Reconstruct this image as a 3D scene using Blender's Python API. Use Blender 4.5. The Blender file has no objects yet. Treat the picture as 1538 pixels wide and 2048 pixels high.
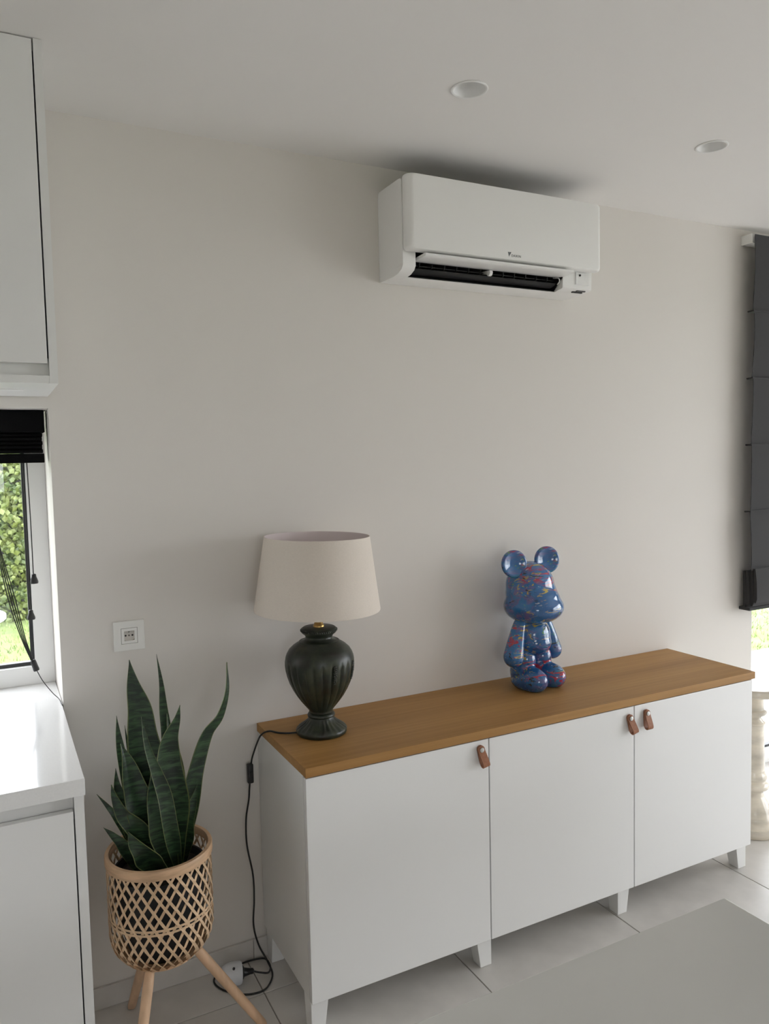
import bpy, bmesh, math, random
import numpy as np
from mathutils import Vector, Matrix

random.seed(7)
rng = np.random.default_rng(7)
PI = math.pi
scene = bpy.context.scene
COL = scene.collection

# ------------------------------------------------------------------ camera
cd = bpy.data.cameras.new('camera')
cd.sensor_fit = 'VERTICAL'
cd.sensor_height = 36.0
cd.sensor_width = 36.0
cd.lens = 1538.141 * 36.0 / 2048.0
cd.clip_start = 0.05
cd.clip_end = 300
cam = bpy.data.objects.new('camera', cd)
COL.objects.link(cam)
_R = (0.8889013689, -0.4575625793, -0.0221549623)
_U = (0.0504698512, 0.0497493938, 0.9974857352)
_F = (0.4553099498, 0.8877845932, -0.0673154195)
M = Matrix(((_R[0], _U[0], -_F[0], -0.7159), (_R[1], _U[1], -_F[1], -2.3237),
            (_R[2], _U[2], -_F[2], 1.5914), (0, 0, 0, 1)))
cam.matrix_world = M
scene.camera = cam

# ------------------------------------------------------------------ sky (bright overcast)
SKY = 7.5
w = bpy.data.worlds.new('overcast_sky')
scene.world = w
w.use_nodes = True
wn = w.node_tree
wn.nodes.clear()
wo = wn.nodes.new('ShaderNodeOutputWorld')
bg = wn.nodes.new('ShaderNodeBackground')
tc = wn.nodes.new('ShaderNodeTexCoord')
sx = wn.nodes.new('ShaderNodeSeparateXYZ')
cr = wn.nodes.new('ShaderNodeValToRGB')
cr.color_ramp.elements[0].position = 0.0
cr.color_ramp.elements[0].color = (0.875, 0.875, 0.93, 1)
cr.color_ramp.elements[1].position = 0.6
cr.color_ramp.elements[1].color = (0.965, 0.963, 1.03, 1)
wn.links.new(tc.outputs['Generated'], sx.inputs[0])
wn.links.new(sx.outputs['Z'], cr.inputs[0])
wn.links.new(cr.outputs[0], bg.inputs[0])
bg.inputs[1].default_value = SKY
wn.links.new(bg.outputs[0], wo.inputs[0])

# room extents
XL, XR, YF, ZC = -3.6, 4.75, -5.6, 2.558
# openings: kitchen window, garden door (back wall), big right-wall window, unseen rear window added for fill light
KW = (-1.78, -0.56, 0.883, 1.755)          # x0 x1 z0 z1
GD = (2.345, 4.45, 0.0, 2.45)
RW = (-4.3, -0.45, 0.05, 2.30)              # y0 y1 z0 z1 on the right wall
FW = (-1.9, -0.5, 1.0, 2.25)               # x0 x1 z0 z1 on the wall behind the camera


def portal(name, loc, rot, sx_, sy_):
    l = bpy.data.lights.new(name, 'AREA')
    l.shape = 'RECTANGLE'
    l.size, l.size_y = sx_, sy_
    l.cycles.is_portal = True
    o = bpy.data.objects.new(name, l)
    o.location = loc
    o.rotation_euler = rot
    COL.objects.link(o)


portal('sky_portal', ((KW[0] + KW[1]) / 2, 0.36, (KW[2] + KW[3]) / 2), (-PI / 2, 0, 0), KW[1] - KW[0], KW[3] - KW[2])
portal('sky_portal', ((GD[0] + GD[1]) / 2, 0.36, (GD[2] + GD[3]) / 2), (-PI / 2, 0, 0), GD[1] - GD[0], GD[3] - GD[2])
portal('sky_portal', (XR + 0.32, (RW[0] + RW[1]) / 2, (RW[2] + RW[3]) / 2), (0, PI / 2, 0), RW[3] - RW[2], RW[1] - RW[0])
portal('sky_portal', ((FW[0] + FW[1]) / 2, YF - 0.32, (FW[2] + FW[3]) / 2), (PI / 2, 0, 0), FW[1] - FW[0], FW[3] - FW[2])

vs = scene.view_settings
vs.view_transform = 'Standard'
vs.look = 'None'
vs.gamma = 1.0
vs.use_curve_mapping = False
vs.exposure = 0.12
scene.display_settings.display_device = 'sRGB'
scene.cycles.use_denoising = True
scene.cycles.max_bounces = 12
scene.cycles.diffuse_bounces = 8
scene.cycles.transparent_max_bounces = 16
scene.cycles.sample_clamp_indirect = 8.0
scene.cycles.caustics_reflective = False
scene.cycles.caustics_refractive = False

# ------------------------------------------------------------------ materials


def mat(name, col, rough=0.5, metal=0.0, spec=0.5, coat=0.0, noise=None, bump=None, sheen=0.0, sss=0.0):
    """Principled material; noise=(scale, amount, stretch xyz), bump=(scale, strength)."""
    m = bpy.data.materials.new(name)
    m.use_nodes = True
    nt = m.node_tree
    b = nt.nodes['Principled BSDF']
    b.inputs['Base Color'].default_value = (*col, 1)
    b.inputs['Roughness'].default_value = rough
    b.inputs['Metallic'].default_value = metal
    b.inputs['Specular IOR Level'].default_value = spec
    b.inputs['Coat Weight'].default_value = coat
    b.inputs['Coat Roughness'].default_value = 0.03
    b.inputs['Sheen Weight'].default_value = sheen
    if sss:
        b.inputs['Subsurface Weight'].default_value = sss
        b.inputs['Subsurface Radius'].default_value = (0.02, 0.016, 0.012)
    t = nt.nodes.new('ShaderNodeTexCoord')
    if noise:
        sc, amt, st = noise
        mp = nt.nodes.new('ShaderNodeMapping')
        mp.inputs['Scale'].default_value = st
        n = nt.nodes.new('ShaderNodeTexNoise')
        n.inputs['Scale'].default_value = sc
        n.inputs['Detail'].default_value = 6
        r = nt.nodes.new('ShaderNodeValToRGB')
        r.color_ramp.elements[0].position = 0.3
        r.color_ramp.elements[1].position = 0.7
        r.color_ramp.elements[0].color = (*[max(0, c * (1 - amt)) for c in col], 1)
        r.color_ramp.elements[1].color = (*[min(1, c * (1 + amt)) for c in col], 1)
        nt.links.new(t.outputs['Object'], mp.inputs[0])
        nt.links.new(mp.outputs[0], n.inputs['Vector'])
        nt.links.new(n.outputs['Fac'], r.inputs[0])
        nt.links.new(r.outputs[0], b.inputs['Base Color'])
    if bump:
        n2 = nt.nodes.new('ShaderNodeTexNoise')
        n2.inputs['Scale'].default_value = bump[0]
        n2.inputs['Detail'].default_value = 4
        bp = nt.nodes.new('ShaderNodeBump')
        bp.inputs['Strength'].default_value = bump[1]
        bp.inputs['Distance'].default_value = 0.002
        nt.links.new(t.outputs['Object'], n2.inputs['Vector'])
        nt.links.new(n2.outputs['Fac'], bp.inputs['Height'])
        nt.links.new(bp.outputs[0], b.inputs['Normal'])
    return m


MW = mat('wall_paint', (0.71, 0.678, 0.642), 0.75, bump=(220, 0.06), noise=(1.1, 0.012, (1, 1, 1)))
MCEIL = mat('ceiling_paint', (0.79, 0.775, 0.755), 0.8, bump=(200, 0.04))
MTILE = mat('floor_tile_ceramic', (0.61, 0.585, 0.555), 0.34, noise=(9, 0.07, (1, 1, 1)), bump=(60, 0.05))
MGROUT = mat('tile_grout', (0.22, 0.205, 0.19), 0.9)
MWHITE = mat('white_lacquer', (0.80, 0.80, 0.795), 0.12, coat=0.5)
MWHITEM = mat('white_melamine', (0.76, 0.76, 0.75), 0.38)
MSIDE = mat('white_carcass_foil', (0.74, 0.74, 0.725), 0.34)
MLEG = mat('white_painted_leg', (0.78, 0.78, 0.77), 0.3)
MCTR = mat('white_composite_counter', (0.82, 0.82, 0.82), 0.16, coat=0.4, noise=(240, 0.02, (1, 1, 1)))
MFRAME = mat('white_window_frame', (0.82, 0.82, 0.81), 0.35)
MBLK = mat('black_plastic', (0.012, 0.012, 0.013), 0.38)
MBLKF = mat('black_blind_fabric', (0.006, 0.006, 0.0065), 0.9, spec=0.1, bump=(500, 0.2))
MGRYF = mat('charcoal_blind_fabric', (0.023, 0.022, 0.023), 0.9, sheen=0.15, noise=(300, 0.12, (1, 1, 1)), bump=(700, 0.25))
MCORD = mat('black_cord', (0.012, 0.012, 0.012), 0.5)
MAC = mat('ac_white_plastic', (0.83, 0.825, 0.81), 0.42)
MACG = mat('ac_gloss_flap', (0.83, 0.83, 0.82), 0.3)
MDARK = mat('ac_dark_cavity', (0.012, 0.012, 0.013), 0.45)
MDARKB = mat('ac_dark_vane', (0.014, 0.014, 0.015), 0.6, spec=0.3)
MVANE = mat('ac_grey_vane', (0.045, 0.045, 0.047), 0.5)
MINK = mat('grey_print', (0.10, 0.11, 0.12), 0.5)
MSOCK = mat('socket_white_plastic', (0.78, 0.775, 0.75), 0.3)
MSOCKI = mat('socket_recess_plastic', (0.62, 0.59, 0.55), 0.4)
MSTEEL = mat('brushed_steel', (0.55, 0.55, 0.54), 0.3, metal=1.0)
MBRASS = mat('brass', (0.55, 0.36, 0.13), 0.3, metal=1.0)
MLEATH = mat('tan_leather', (0.31, 0.125, 0.062), 0.55, noise=(120, 0.15, (1, 1, 1)), bump=(300, 0.2))
MSHADE = mat('linen_lampshade', (0.70, 0.63, 0.56), 0.9, noise=(160, 0.05, (1, 1, 9)), bump=(400, 0.2))
MSHADEI = mat('lampshade_lining', (0.72, 0.64, 0.64), 0.8)
MTABLE = mat('grey_green_lacquer', (0.565, 0.56, 0.535), 0.22)
MONYX = mat('cream_onyx', (0.72, 0.66, 0.56), 0.12, noise=(7, 0.22, (1, 1, 3.0)), sss=0.15)
MBAMB = mat('pale_bamboo', (0.70, 0.49, 0.31), 0.5, noise=(40, 0.16, (1, 1, 0.15)))
MBAMBR = mat('bamboo_rim', (0.57, 0.37, 0.225), 0.5, noise=(30, 0.22, (0.5, 0.5, 3)))
MLEGW = mat('pale_wood_dowel', (0.62, 0.41, 0.26), 0.5, noise=(26, 0.22, (1, 1, 0.12)))
MPOT = mat('black_nursery_pot', (0.012, 0.012, 0.014), 0.5)
MSOIL = mat('dark_soil', (0.018, 0.013, 0.010), 0.95, noise=(80, 0.5, (1, 1, 1)), bump=(90, 1.0))
MPLUG = mat('white_plug_adapter', (0.72, 0.74, 0.78), 0.35)
MDLIGHT = mat('downlight_white', (0.80, 0.80, 0.79), 0.45)
MLAMPG = mat('frosted_lamp_lens', (0.55, 0.55, 0.53), 0.3)
MGRASS = mat('lawn_soil', (0.17, 0.22, 0.075), 0.95, noise=(3, 0.3, (1, 1, 1)))
MBLADE = mat('grass_blade', (0.20, 0.27, 0.085), 0.7, noise=(2, 0.3, (1, 1, 1)))
MTERR = mat('pale_terrace_stone', (0.62, 0.61, 0.59), 0.8, noise=(4, 0.05, (1, 1, 1)))
MGWALL = mat('grey_garden_wall', (0.20, 0.20, 0.20), 0.9, noise=(6, 0.3, (1, 1, 1)))


def leaf_mat(name, a, b_, sc):
    m = bpy.data.materials.new(name)
    m.use_nodes = True
    nt = m.node_tree
    b = nt.nodes['Principled BSDF']
    g = nt.nodes.new('ShaderNodeTexCoord')
    n = nt.nodes.new('ShaderNodeTexNoise')
    n.inputs['Scale'].default_value = sc
    r = nt.nodes.new('ShaderNodeValToRGB')
    r.color_ramp.elements[0].position = 0.35
    r.color_ramp.elements[1].position = 0.65
    r.color_ramp.elements[0].color = (*a, 1)
    r.color_ramp.elements[1].color = (*b_, 1)
    nt.links.new(g.outputs['Object'], n.inputs['Vector'])
    nt.links.new(n.outputs['Fac'], r.inputs[0])
    nt.links.new(r.outputs[0], b.inputs['Base Color'])
    b.inputs['Roughness'].default_value = 0.5
    return m


MIVY = leaf_mat('ivy_leaf', (0.05, 0.085, 0.022), (0.17, 0.20, 0.055), 5)


def snake_mat():
    m = bpy.data.materials.new('snake_plant_leaf')
    m.use_nodes = True
    nt = m.node_tree
    b = nt.nodes['Principled BSDF']
    b.inputs['Roughness'].default_value = 0.33
    tcn = nt.nodes.new('ShaderNodeTexCoord')
    mp = nt.nodes.new('ShaderNodeMapping')
    mp.inputs['Scale'].default_value = (22, 22, 120)
    n = nt.nodes.new('ShaderNodeTexNoise')
    n.inputs['Scale'].default_value = 1.0
    n.inputs['Detail'].default_value = 3
    n.inputs['Distortion'].default_value = 0.6
    r = nt.nodes.new('ShaderNodeValToRGB')
    r.color_ramp.elements[0].position = 0.42
    r.color_ramp.elements[0].color = (0.010, 0.021, 0.012, 1)
    r.color_ramp.elements[1].position = 0.66
    r.color_ramp.elements[1].color = (0.040, 0.085, 0.036, 1)
    nt.links.new(tcn.outputs['Object'], mp.inputs[0])
    nt.links.new(mp.outputs[0], n.inputs['Vector'])
    nt.links.new(n.outputs['Fac'], r.inputs[0])
    nt.links.new(r.outputs[0], b.inputs['Base Color'])
    return m


MSNAKE = snake_mat()
MEDGE = mat('leaf_pale_margin', (0.13, 0.15, 0.055), 0.45)


def wood_mat():
    m = bpy.data.materials.new('oak_worktop')
    m.use_nodes = True
    nt = m.node_tree
    L = nt.links.new
    b = nt.nodes['Principled BSDF']
    b.inputs['Roughness'].default_value = 0.5
    b.inputs['Specular IOR Level'].default_value = 0.35
    tcn = nt.nodes.new('ShaderNodeTexCoord')
    # staves running along the length
    sp = nt.nodes.new('ShaderNodeSeparateXYZ')
    L(tcn.outputs['Object'], sp.inputs[0])
    vo = nt.nodes.new('ShaderNodeTexNoise')
    mpv = nt.nodes.new('ShaderNodeMapping')
    mpv.inputs['Scale'].default_value = (0.35, 7.0, 7.0)
    L(tcn.outputs['Object'], mpv.inputs[0])
    L(mpv.outputs[0], vo.inputs['Vector'])
    vo.inputs['Scale'].default_value = 1.0
    vo.inputs['Detail'].default_value = 1
    mp = nt.nodes.new('ShaderNodeMapping')
    mp.inputs['Scale'].default_value = (2.2, 90, 90)
    n = nt.nodes.new('ShaderNodeTexNoise')
    n.inputs['Scale'].default_value = 1.0
    n.inputs['Detail'].default_value = 8
    L(tcn.outputs['Object'], mp.inputs[0])
    L(mp.outputs[0], n.inputs['Vector'])
    mix = nt.nodes.new('ShaderNodeMath')
    mix.operation = 'MULTIPLY_ADD'
    L(vo.outputs['Fac'], mix.inputs[0])
    mix.inputs[1].default_value = 0.9
    ad = nt.nodes.new('ShaderNodeMath')
    ad.operation = 'MULTIPLY'
    L(n.outputs['Fac'], ad.inputs[0])
    ad.inputs[1].default_value = 0.55
    L(ad.outputs[0], mix.inputs[2])
    r = nt.nodes.new('ShaderNodeValToRGB')
    r.color_ramp.elements[0].position = 0.45
    r.color_ramp.elements[0].color = (0.31, 0.155, 0.046, 1)
    r.color_ramp.elements[1].position = 1.0
    r.color_ramp.elements[1].color = (0.48, 0.268, 0.090, 1)
    L(mix.outputs[0], r.inputs[0])
    L(r.outputs[0], b.inputs['Base Color'])
    return m


MOAK = wood_mat()


def bronze_mat():
    m = bpy.data.materials.new('green_bronze_patina')
    m.use_nodes = True
    nt = m.node_tree
    L = nt.links.new
    b = nt.nodes['Principled BSDF']
    b.inputs['Roughness'].default_value = 0.36
    tcn = nt.nodes.new('ShaderNodeTexCoord')
    n = nt.nodes.new('ShaderNodeTexNoise')
    n.inputs['Scale'].default_value = 26
    n.inputs['Detail'].default_value = 8
    L(tcn.outputs['Object'], n.inputs['Vector'])
    r = nt.nodes.new('ShaderNodeValToRGB')
    r.color_ramp.elements[0].position = 0.32
    r.color_ramp.elements[0].color = (0.015, 0.014, 0.008, 1)
    r.color_ramp.elements[1].position = 0.72
    r.color_ramp.elements[1].color = (0.046, 0.050, 0.027, 1)
    e = r.color_ramp.elements.new(0.5)
    e.color = (0.019, 0.025, 0.016, 1)
    L(n.outputs['Fac'], r.inputs[0])
    L(r.outputs[0], b.inputs['Base Color'])
    return m


MBRONZE = bronze_mat()


def splatter_mat():
    m = bpy.data.materials.new('blue_glaze_with_paint_drips')
    m.use_nodes = True
    nt = m.node_tree
    L = nt.links.new
    b = nt.nodes['Principled BSDF']
    b.inputs['Roughness'].default_value = 0.12
    b.inputs['Coat Weight'].default_value = 0.7
    b.inputs['Coat Roughness'].default_value = 0.03
    tcn = nt.nodes.new('ShaderNodeTexCoord')
    base = nt.nodes.new('ShaderNodeTexNoise')
    base.inputs['Scale'].default_value = 9
    base.inputs['Detail'].default_value = 5
    L(tcn.outputs['Object'], base.inputs['Vector'])
    r0 = nt.nodes.new('ShaderNodeValToRGB')
    r0.color_ramp.elements[0].position = 0.35
    r0.color_ramp.elements[0].color = (0.010, 0.080, 0.250, 1)
    r0.color_ramp.elements[1].position = 0.68
    r0.color_ramp.elements[1].color = (0.028, 0.165, 0.40, 1)
    L(base.outputs['Fac'], r0.inputs[0])
    cur = r0.outputs[0]

    def layer(cur, col, rot, scale, pos, w_, maskscale, maskpos, seed, amount=1.0):
        mp = nt.nodes.new('ShaderNodeMapping')
        mp.inputs['Rotation'].default_value = rot
        mp.inputs['Scale'].default_value = scale
        mp.inputs['Location'].default_value = (seed, seed * 1.7, seed * 0.6)
        L(tcn.outputs['Object'], mp.inputs[0])
        n = nt.nodes.new('ShaderNodeTexNoise')
        n.inputs['Scale'].default_value = 1.0
        n.inputs['Detail'].default_value = 5
        n.inputs['Distortion'].default_value = 1.2
        L(mp.outputs[0], n.inputs['Vector'])
        rr = nt.nodes.new('ShaderNodeValToRGB')
        rr.color_ramp.elements[0].position = pos
        rr.color_ramp.elements[0].color = (0, 0, 0, 1)
        rr.color_ramp.elements[1].position = pos + w_
        rr.color_ramp.elements[1].color = (amount, amount, amount, 1)
        L(n.outputs['Fac'], rr.inputs[0])
        mk_ = nt.nodes.new('ShaderNodeTexNoise')
        mk_.inputs['Scale'].default_value = maskscale
        mk_.inputs['Detail'].default_value = 1
        mp2 = nt.nodes.new('ShaderNodeMapping')
        mp2.inputs['Location'].default_value = (seed * 2.3, -seed, seed * 3.1)
        L(tcn.outputs['Object'], mp2.inputs[0])
        L(mp2.outputs[0], mk_.inputs['Vector'])
        r2 = nt.nodes.new('ShaderNodeValToRGB')
        r2.color_ramp.elements[0].position = maskpos
        r2.color_ramp.elements[0].color = (0, 0, 0, 1)
        r2.color_ramp.elements[1].position = maskpos + 0.08
        r2.color_ramp.elements[1].color = (1, 1, 1, 1)
        L(mk_.outputs['Fac'], r2.inputs[0])
        mu = nt.nodes.new('ShaderNodeMath')
        mu.operation = 'MULTIPLY'
        L(rr.outputs[0], mu.inputs[0])
        L(r2.outputs[0], mu.inputs[1])
        mx = nt.nodes.new('ShaderNodeMix')
        mx.data_type = 'RGBA'
        L(mu.outputs[0], mx.inputs[0])
        L(cur, mx.inputs[6])
        mx.inputs[7].default_value = (*col, 1)
        return mx.outputs[2]
    cur = layer(cur, (0.16, 0.10, 0.24), (0.0, 0.55, 0), (9, 34, 40), 0.50, 0.14, 6, 0.47, 3.1, 0.65)
    cur = layer(cur, (0.02, 0.19, 0.22), (0.0, 0.75, 0), (8, 30, 45), 0.52, 0.12, 6, 0.48, 7.4, 0.6)
    cur = layer(cur, (0.40, 0.022, 0.045), (0.15, 0.52, 0.2), (6, 40, 62), 0.545, 0.035, 6, 0.49, 1.3, 0.95)
    cur = layer(cur, (0.48, 0.36, 0.06), (0.2, 0.48, -0.2), (8, 60, 100), 0.60, 0.025, 7, 0.49, 5.7, 0.95)
    cur = layer(cur, (0.14, 0.33, 0.06), (0.2, 0.2, 0.5), (26, 42, 42), 0.64, 0.03, 8, 0.52, 8.2, 0.9)
    cur = layer(cur, (0.008, 0.010, 0.025), (0.1, -0.8, 0.1), (10, 48, 70), 0.61, 0.025, 6, 0.46, 9.9, 1.0)
    cur = layer(cur, (0.60, 0.66, 0.72), (0.3, 0.6, 0.1), (14, 90, 120), 0.665, 0.03, 8, 0.46, 12.4, 0.7)
    L(cur, b.inputs['Base Color'])
    return m


MBEAR = splatter_mat()


def glass_mat():
    m = bpy.data.materials.new('window_glass')
    m.use_nodes = True
    nt = m.node_tree
    nt.nodes.clear()
    o = nt.nodes.new('ShaderNodeOutputMaterial')
    tr = nt.nodes.new('ShaderNodeBsdfTransparent')
    tr.inputs[0].default_value = (0.96, 0.98, 0.97, 1)
    gl = nt.nodes.new('ShaderNodeBsdfGlossy')
    gl.inputs['Roughness'].default_value = 0.0
    lw = nt.nodes.new('ShaderNodeLayerWeight')
    lw.inputs['Blend'].default_value = 0.5
    pw = nt.nodes.new('ShaderNodeMath')
    pw.operation = 'POWER'
    pw.inputs[1].default_value = 5.0
    nt.links.new(lw.outputs['Facing'], pw.inputs[0])
    fr = nt.nodes.new('ShaderNodeMath')
    fr.operation = 'MULTIPLY_ADD'
    fr.inputs[1].default_value = 0.90
    fr.inputs[2].default_value = 0.035
    nt.links.new(pw.outputs[0], fr.inputs[0])
    mx = nt.nodes.new('ShaderNodeMixShader')
    nt.links.new(fr.outputs[0], mx.inputs[0])
    nt.links.new(tr.outputs[0], mx.inputs[1])
    nt.links.new(gl.outputs[0], mx.inputs[2])
    nt.links.new(mx.outputs[0], o.inputs[0])
    return m


MGLASS = glass_mat()

# ------------------------------------------------------------------ geometry helpers


def wloc(o):
    l = Vector((0, 0, 0))
    while o is not None:
        l = l + o.location
        o = o.parent
    return l


def thing(name, label, cat, loc=(0, 0, 0), rotz=0.0, group=None):
    o = bpy.data.objects.new(name, None)
    COL.objects.link(o)
    o.location = loc
    o.rotation_euler = (0, 0, rotz)
    o.empty_display_size = 0.05
    o['label'] = label
    o['category'] = cat
    if group:
        o['group'] = group
    return o


def tag(o, label, cat, group=None):
    o['label'] = label
    o['category'] = cat
    if group:
        o['group'] = group
    return o


def mk(name, bm, m, parent=None, local=False, smooth=None, origin=None):
    """Link a bmesh (built in world coordinates unless local) as ONE object; smooth = auto smooth angle in degrees."""
    if isinstance(bm, bpy.types.Mesh):
        me = bm
    else:
        bmesh.ops.recalc_face_normals(bm, faces=bm.faces)
        me = bpy.data.meshes.new(name)
        bm.to_mesh(me)
        bm.free()
    if smooth is not None:
        me.shade_smooth()
        if smooth < 180:
            me.set_sharp_from_angle(angle=math.radians(smooth))
    for x in (m if isinstance(m, (list, tuple)) else [m]):
        me.materials.append(x)
    o = bpy.data.objects.new(name, me)
    COL.objects.link(o)
    base = Vector((0, 0, 0))
    if parent is not None:
        o.parent = parent
        if not local:
            base = wloc(parent)
    if origin is None and not local and len(me.vertices):
        co = np.empty(len(me.vertices) * 3)
        me.vertices.foreach_get('co', co)
        co = co.reshape(-1, 3)
        origin = (co.min(0) + co.max(0)) / 2
        origin[2] = co[:, 2].min()
    if not local:
        origin = Vector(origin)
        me.transform(Matrix.Translation(-origin))
        o.location = origin - base
    return o


def struct(o):
    o['kind'] = 'structure'
    return o


def box(bm, x0, x1, y0, y1, z0, z1):
    v = [bm.verts.new(p) for p in ((x0, y0, z0), (x1, y0, z0), (x1, y1, z0), (x0, y1, z0),
                                   (x0, y0, z1), (x1, y0, z1), (x1, y1, z1), (x0, y1, z1))]
    for f in ((0, 3, 2, 1), (4, 5, 6, 7), (0, 1, 5, 4), (1, 2, 6, 5), (2, 3, 7, 6), (3, 0, 4, 7)):
        bm.faces.new([v[i] for i in f])
    return v


def bbox(x0, x1, y0, y1, z0, z1, bev=0.0015, seg=2):
    bm = bmesh.new()
    box(bm, x0, x1, y0, y1, z0, z1)
    if bev:
        bmesh.ops.bevel(bm, geom=list(bm.edges), offset=bev, segments=seg, profile=0.5, affect='EDGES')
    return bm


def lathe(bm, prof, c=(0, 0, 0), seg=48, mod=None, cap0=True, cap1=True, axis='Z'):
    rings = []
    for r, z in prof:
        ring = []
        for i in range(seg):
            a = 2 * PI * i / seg
            rr = r if mod is None else mod(r, z, a)
            p = (c[0] + rr * math.cos(a), c[1] + rr * math.sin(a), c[2] + z)
            if axis == 'Y':
                p = (c[0] + rr * math.cos(a), c[1] - z, c[2] + rr * math.sin(a))
            ring.append(bm.verts.new(p))
        rings.append(ring)
    for k in range(len(rings) - 1):
        A, B = rings[k], rings[k + 1]
        for i in range(seg):
            j = (i + 1) % seg
            bm.faces.new((A[i], A[j], B[j], B[i]))
    if cap0:
        bm.faces.new(rings[0][::-1])
    if cap1:
        bm.faces.new(rings[-1])
    return bm


def catmull(pts, n=8):
    P = [Vector(p) for p in pts]
    P = [P[0] * 2 - P[1]] + P + [P[-1] * 2 - P[-2]]
    out = []
    for i in range(1, len(P) - 2):
        p0, p1, p2, p3 = P[i - 1], P[i], P[i + 1], P[i + 2]
        for k in range(n):
            t = k / n
            out.append(0.5 * ((2 * p1) + (p2 - p0) * t + (2 * p0 - 5 * p1 + 4 * p2 - p3) * t * t +
                              (3 * p1 - p0 - 3 * p2 + p3) * t ** 3))
    out.append(P[-2])
    return out


def tube(bm, pts, r, seg=8, rads=None):
    rings = []
    up = Vector((0.13, 0.27, 0.95))
    for i, p in enumerate(pts):
        t = (pts[min(i + 1, len(pts) - 1)] - pts[max(i - 1, 0)]).normalized()
        if abs(t.dot(up)) > 0.98:
            up = Vector((1, 0.1, 0))
        a = t.cross(up).normalized()
        b_ = t.cross(a).normalized()
        up = -b_ if abs(b_.dot(up)) > 0.3 and b_.dot(up) < 0 else (b_ if b_.dot(up) > 0 else up)
        rr = rads[i] if rads else r
        rings.append([bm.verts.new(p + a * (rr * math.cos(2 * PI * k / seg)) + b_ * (rr * math.sin(2 * PI * k / seg)))
                      for k in range(seg)])
    for A, B in zip(rings[:-1], rings[1:]):
        # align to avoid twisting
        off = min(range(seg), key=lambda s: (A[0].co - B[s].co).length)
        B[:] = B[off:] + B[:off]
        if (A[1].co - B[1].co).length > (A[1].co - B[-1].co).length and seg > 3:
            B[:] = [B[0]] + B[1:][::-1]
        for k in range(seg):
            j = (k + 1) % seg
            bm.faces.new((A[k], A[j], B[j], B[k]))
    bm.faces.new(rings[0])
    bm.faces.new(rings[-1])
    return bm


def prism(bm, poly, x0, x1):
    """extrude a (y,z) polygon from x0 to x1"""
    A = [bm.verts.new((x0, y, z)) for y, z in poly]
    B = [bm.verts.new((x1, y, z)) for y, z in poly]
    n = len(poly)
    bm.faces.new(A[::-1])
    bm.faces.new(B)
    for i in range(n):
        j = (i + 1) % n
        bm.faces.new((A[i], A[j], B[j], B[i]))


def dup(root, loc=None, rotz=None, label=None, name=None):
    def cp(o, par):
        c = o.copy()
        COL.objects.link(c)
        c.parent = par
        for ch in list(o.children):
            cp(ch, c)
        return c
    r = cp(root, root.parent)
    if loc is not None:
        r.location = loc
    if rotz is not None:
        r.rotation_euler = (0, 0, rotz)
    if label:
        r['label'] = label
    return r


# ================================================================== ROOM SHELL
# floor: grout bed + single ceramic tiles
bm = bmesh.new()
box(bm, XL - 0.3, XR + 0.3, YF - 0.3, 0.45, -0.12, -0.004)
floor = struct(mk('floor', bm, MGROUT, origin=(0, 0, 0)))
G = 0.003
tile_me = bpy.data.meshes.new('floor_tile')
bm = bbox(-0.3 + G / 2, 0.3 - G / 2, -0.3 + G / 2, 0.3 - G / 2, -0.010, 0.0, 0.0012, 1)
bm.to_mesh(tile_me)
bm.free()
tile_me.materials.append(MTILE)
TX0, TY0 = -0.0565, -0.1765
i0, i1 = math.floor((XL - TX0) / 0.598), math.ceil((XR - TX0) / 0.598)
for i in range(i0, i1):
    for j in range(-9, 1):
        o = bpy.data.objects.new('tile', tile_me)
        COL.objects.link(o)
        o.parent = floor
        o.location = (TX0 + 0.598 * (i + 0.5), TY0 + 0.6 * (j + 0.5), 0)
        o.scale.x = 0.598 / 0.6

T = 0.3


def wall_with_holes_x(name, y0, y1, x0, x1, holes):
    """wall along x between y0..y1 with rectangular holes (hx0,hx1,hz0,hz1), built as one sheet of boxes"""
    xs = sorted({x0, x1} | {h[0] for h in holes} | {h[1] for h in holes})
    bm = bmesh.new()
    z0, z1 = -0.1, ZC + 0.1
    for a, b_ in zip(xs[:-1], xs[1:]):
        hs = [h for h in holes if h[0] <= a + 1e-6 and h[1] >= b_ - 1e-6]
        if not hs:
            box(bm, a, b_, y0, y1, z0, z1)
        else:
            h = hs[0]
            if h[2] > z0:
                box(bm, a, b_, y0, y1, z0, h[2])
            box(bm, a, b_, y0, y1, h[3], z1)
    return struct(mk(name, bm, MW, origin=(0, 0, 0)))


wall_with_holes_x('wall_back', 0.0, T + 0.04, XL - T, XR + T, [KW, (GD[0], GD[1], -0.1, GD[3])])
wall_with_holes_x('wall_front', YF - T, YF, XL - T, XR + T, [FW])
bm = bmesh.new()
box(bm, XL - T, XL, YF, 0, -0.1, ZC + 0.1)
struct(mk('wall_left', bm, MW, origin=(0, 0, 0)))
bm = bmesh.new()
box(bm, XR, XR + T, YF, RW[0], -0.1, ZC + 0.1)
box(bm, XR, XR + T, RW[1], 0, -0.1, ZC + 0.1)
box(bm, XR, XR + T, RW[0], RW[1], -0.1, RW[2])
box(bm, XR, XR + T, RW[0], RW[1], RW[3], ZC + 0.1)
struct(mk('wall_right', bm, MW, origin=(0, 0, 0)))

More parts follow.
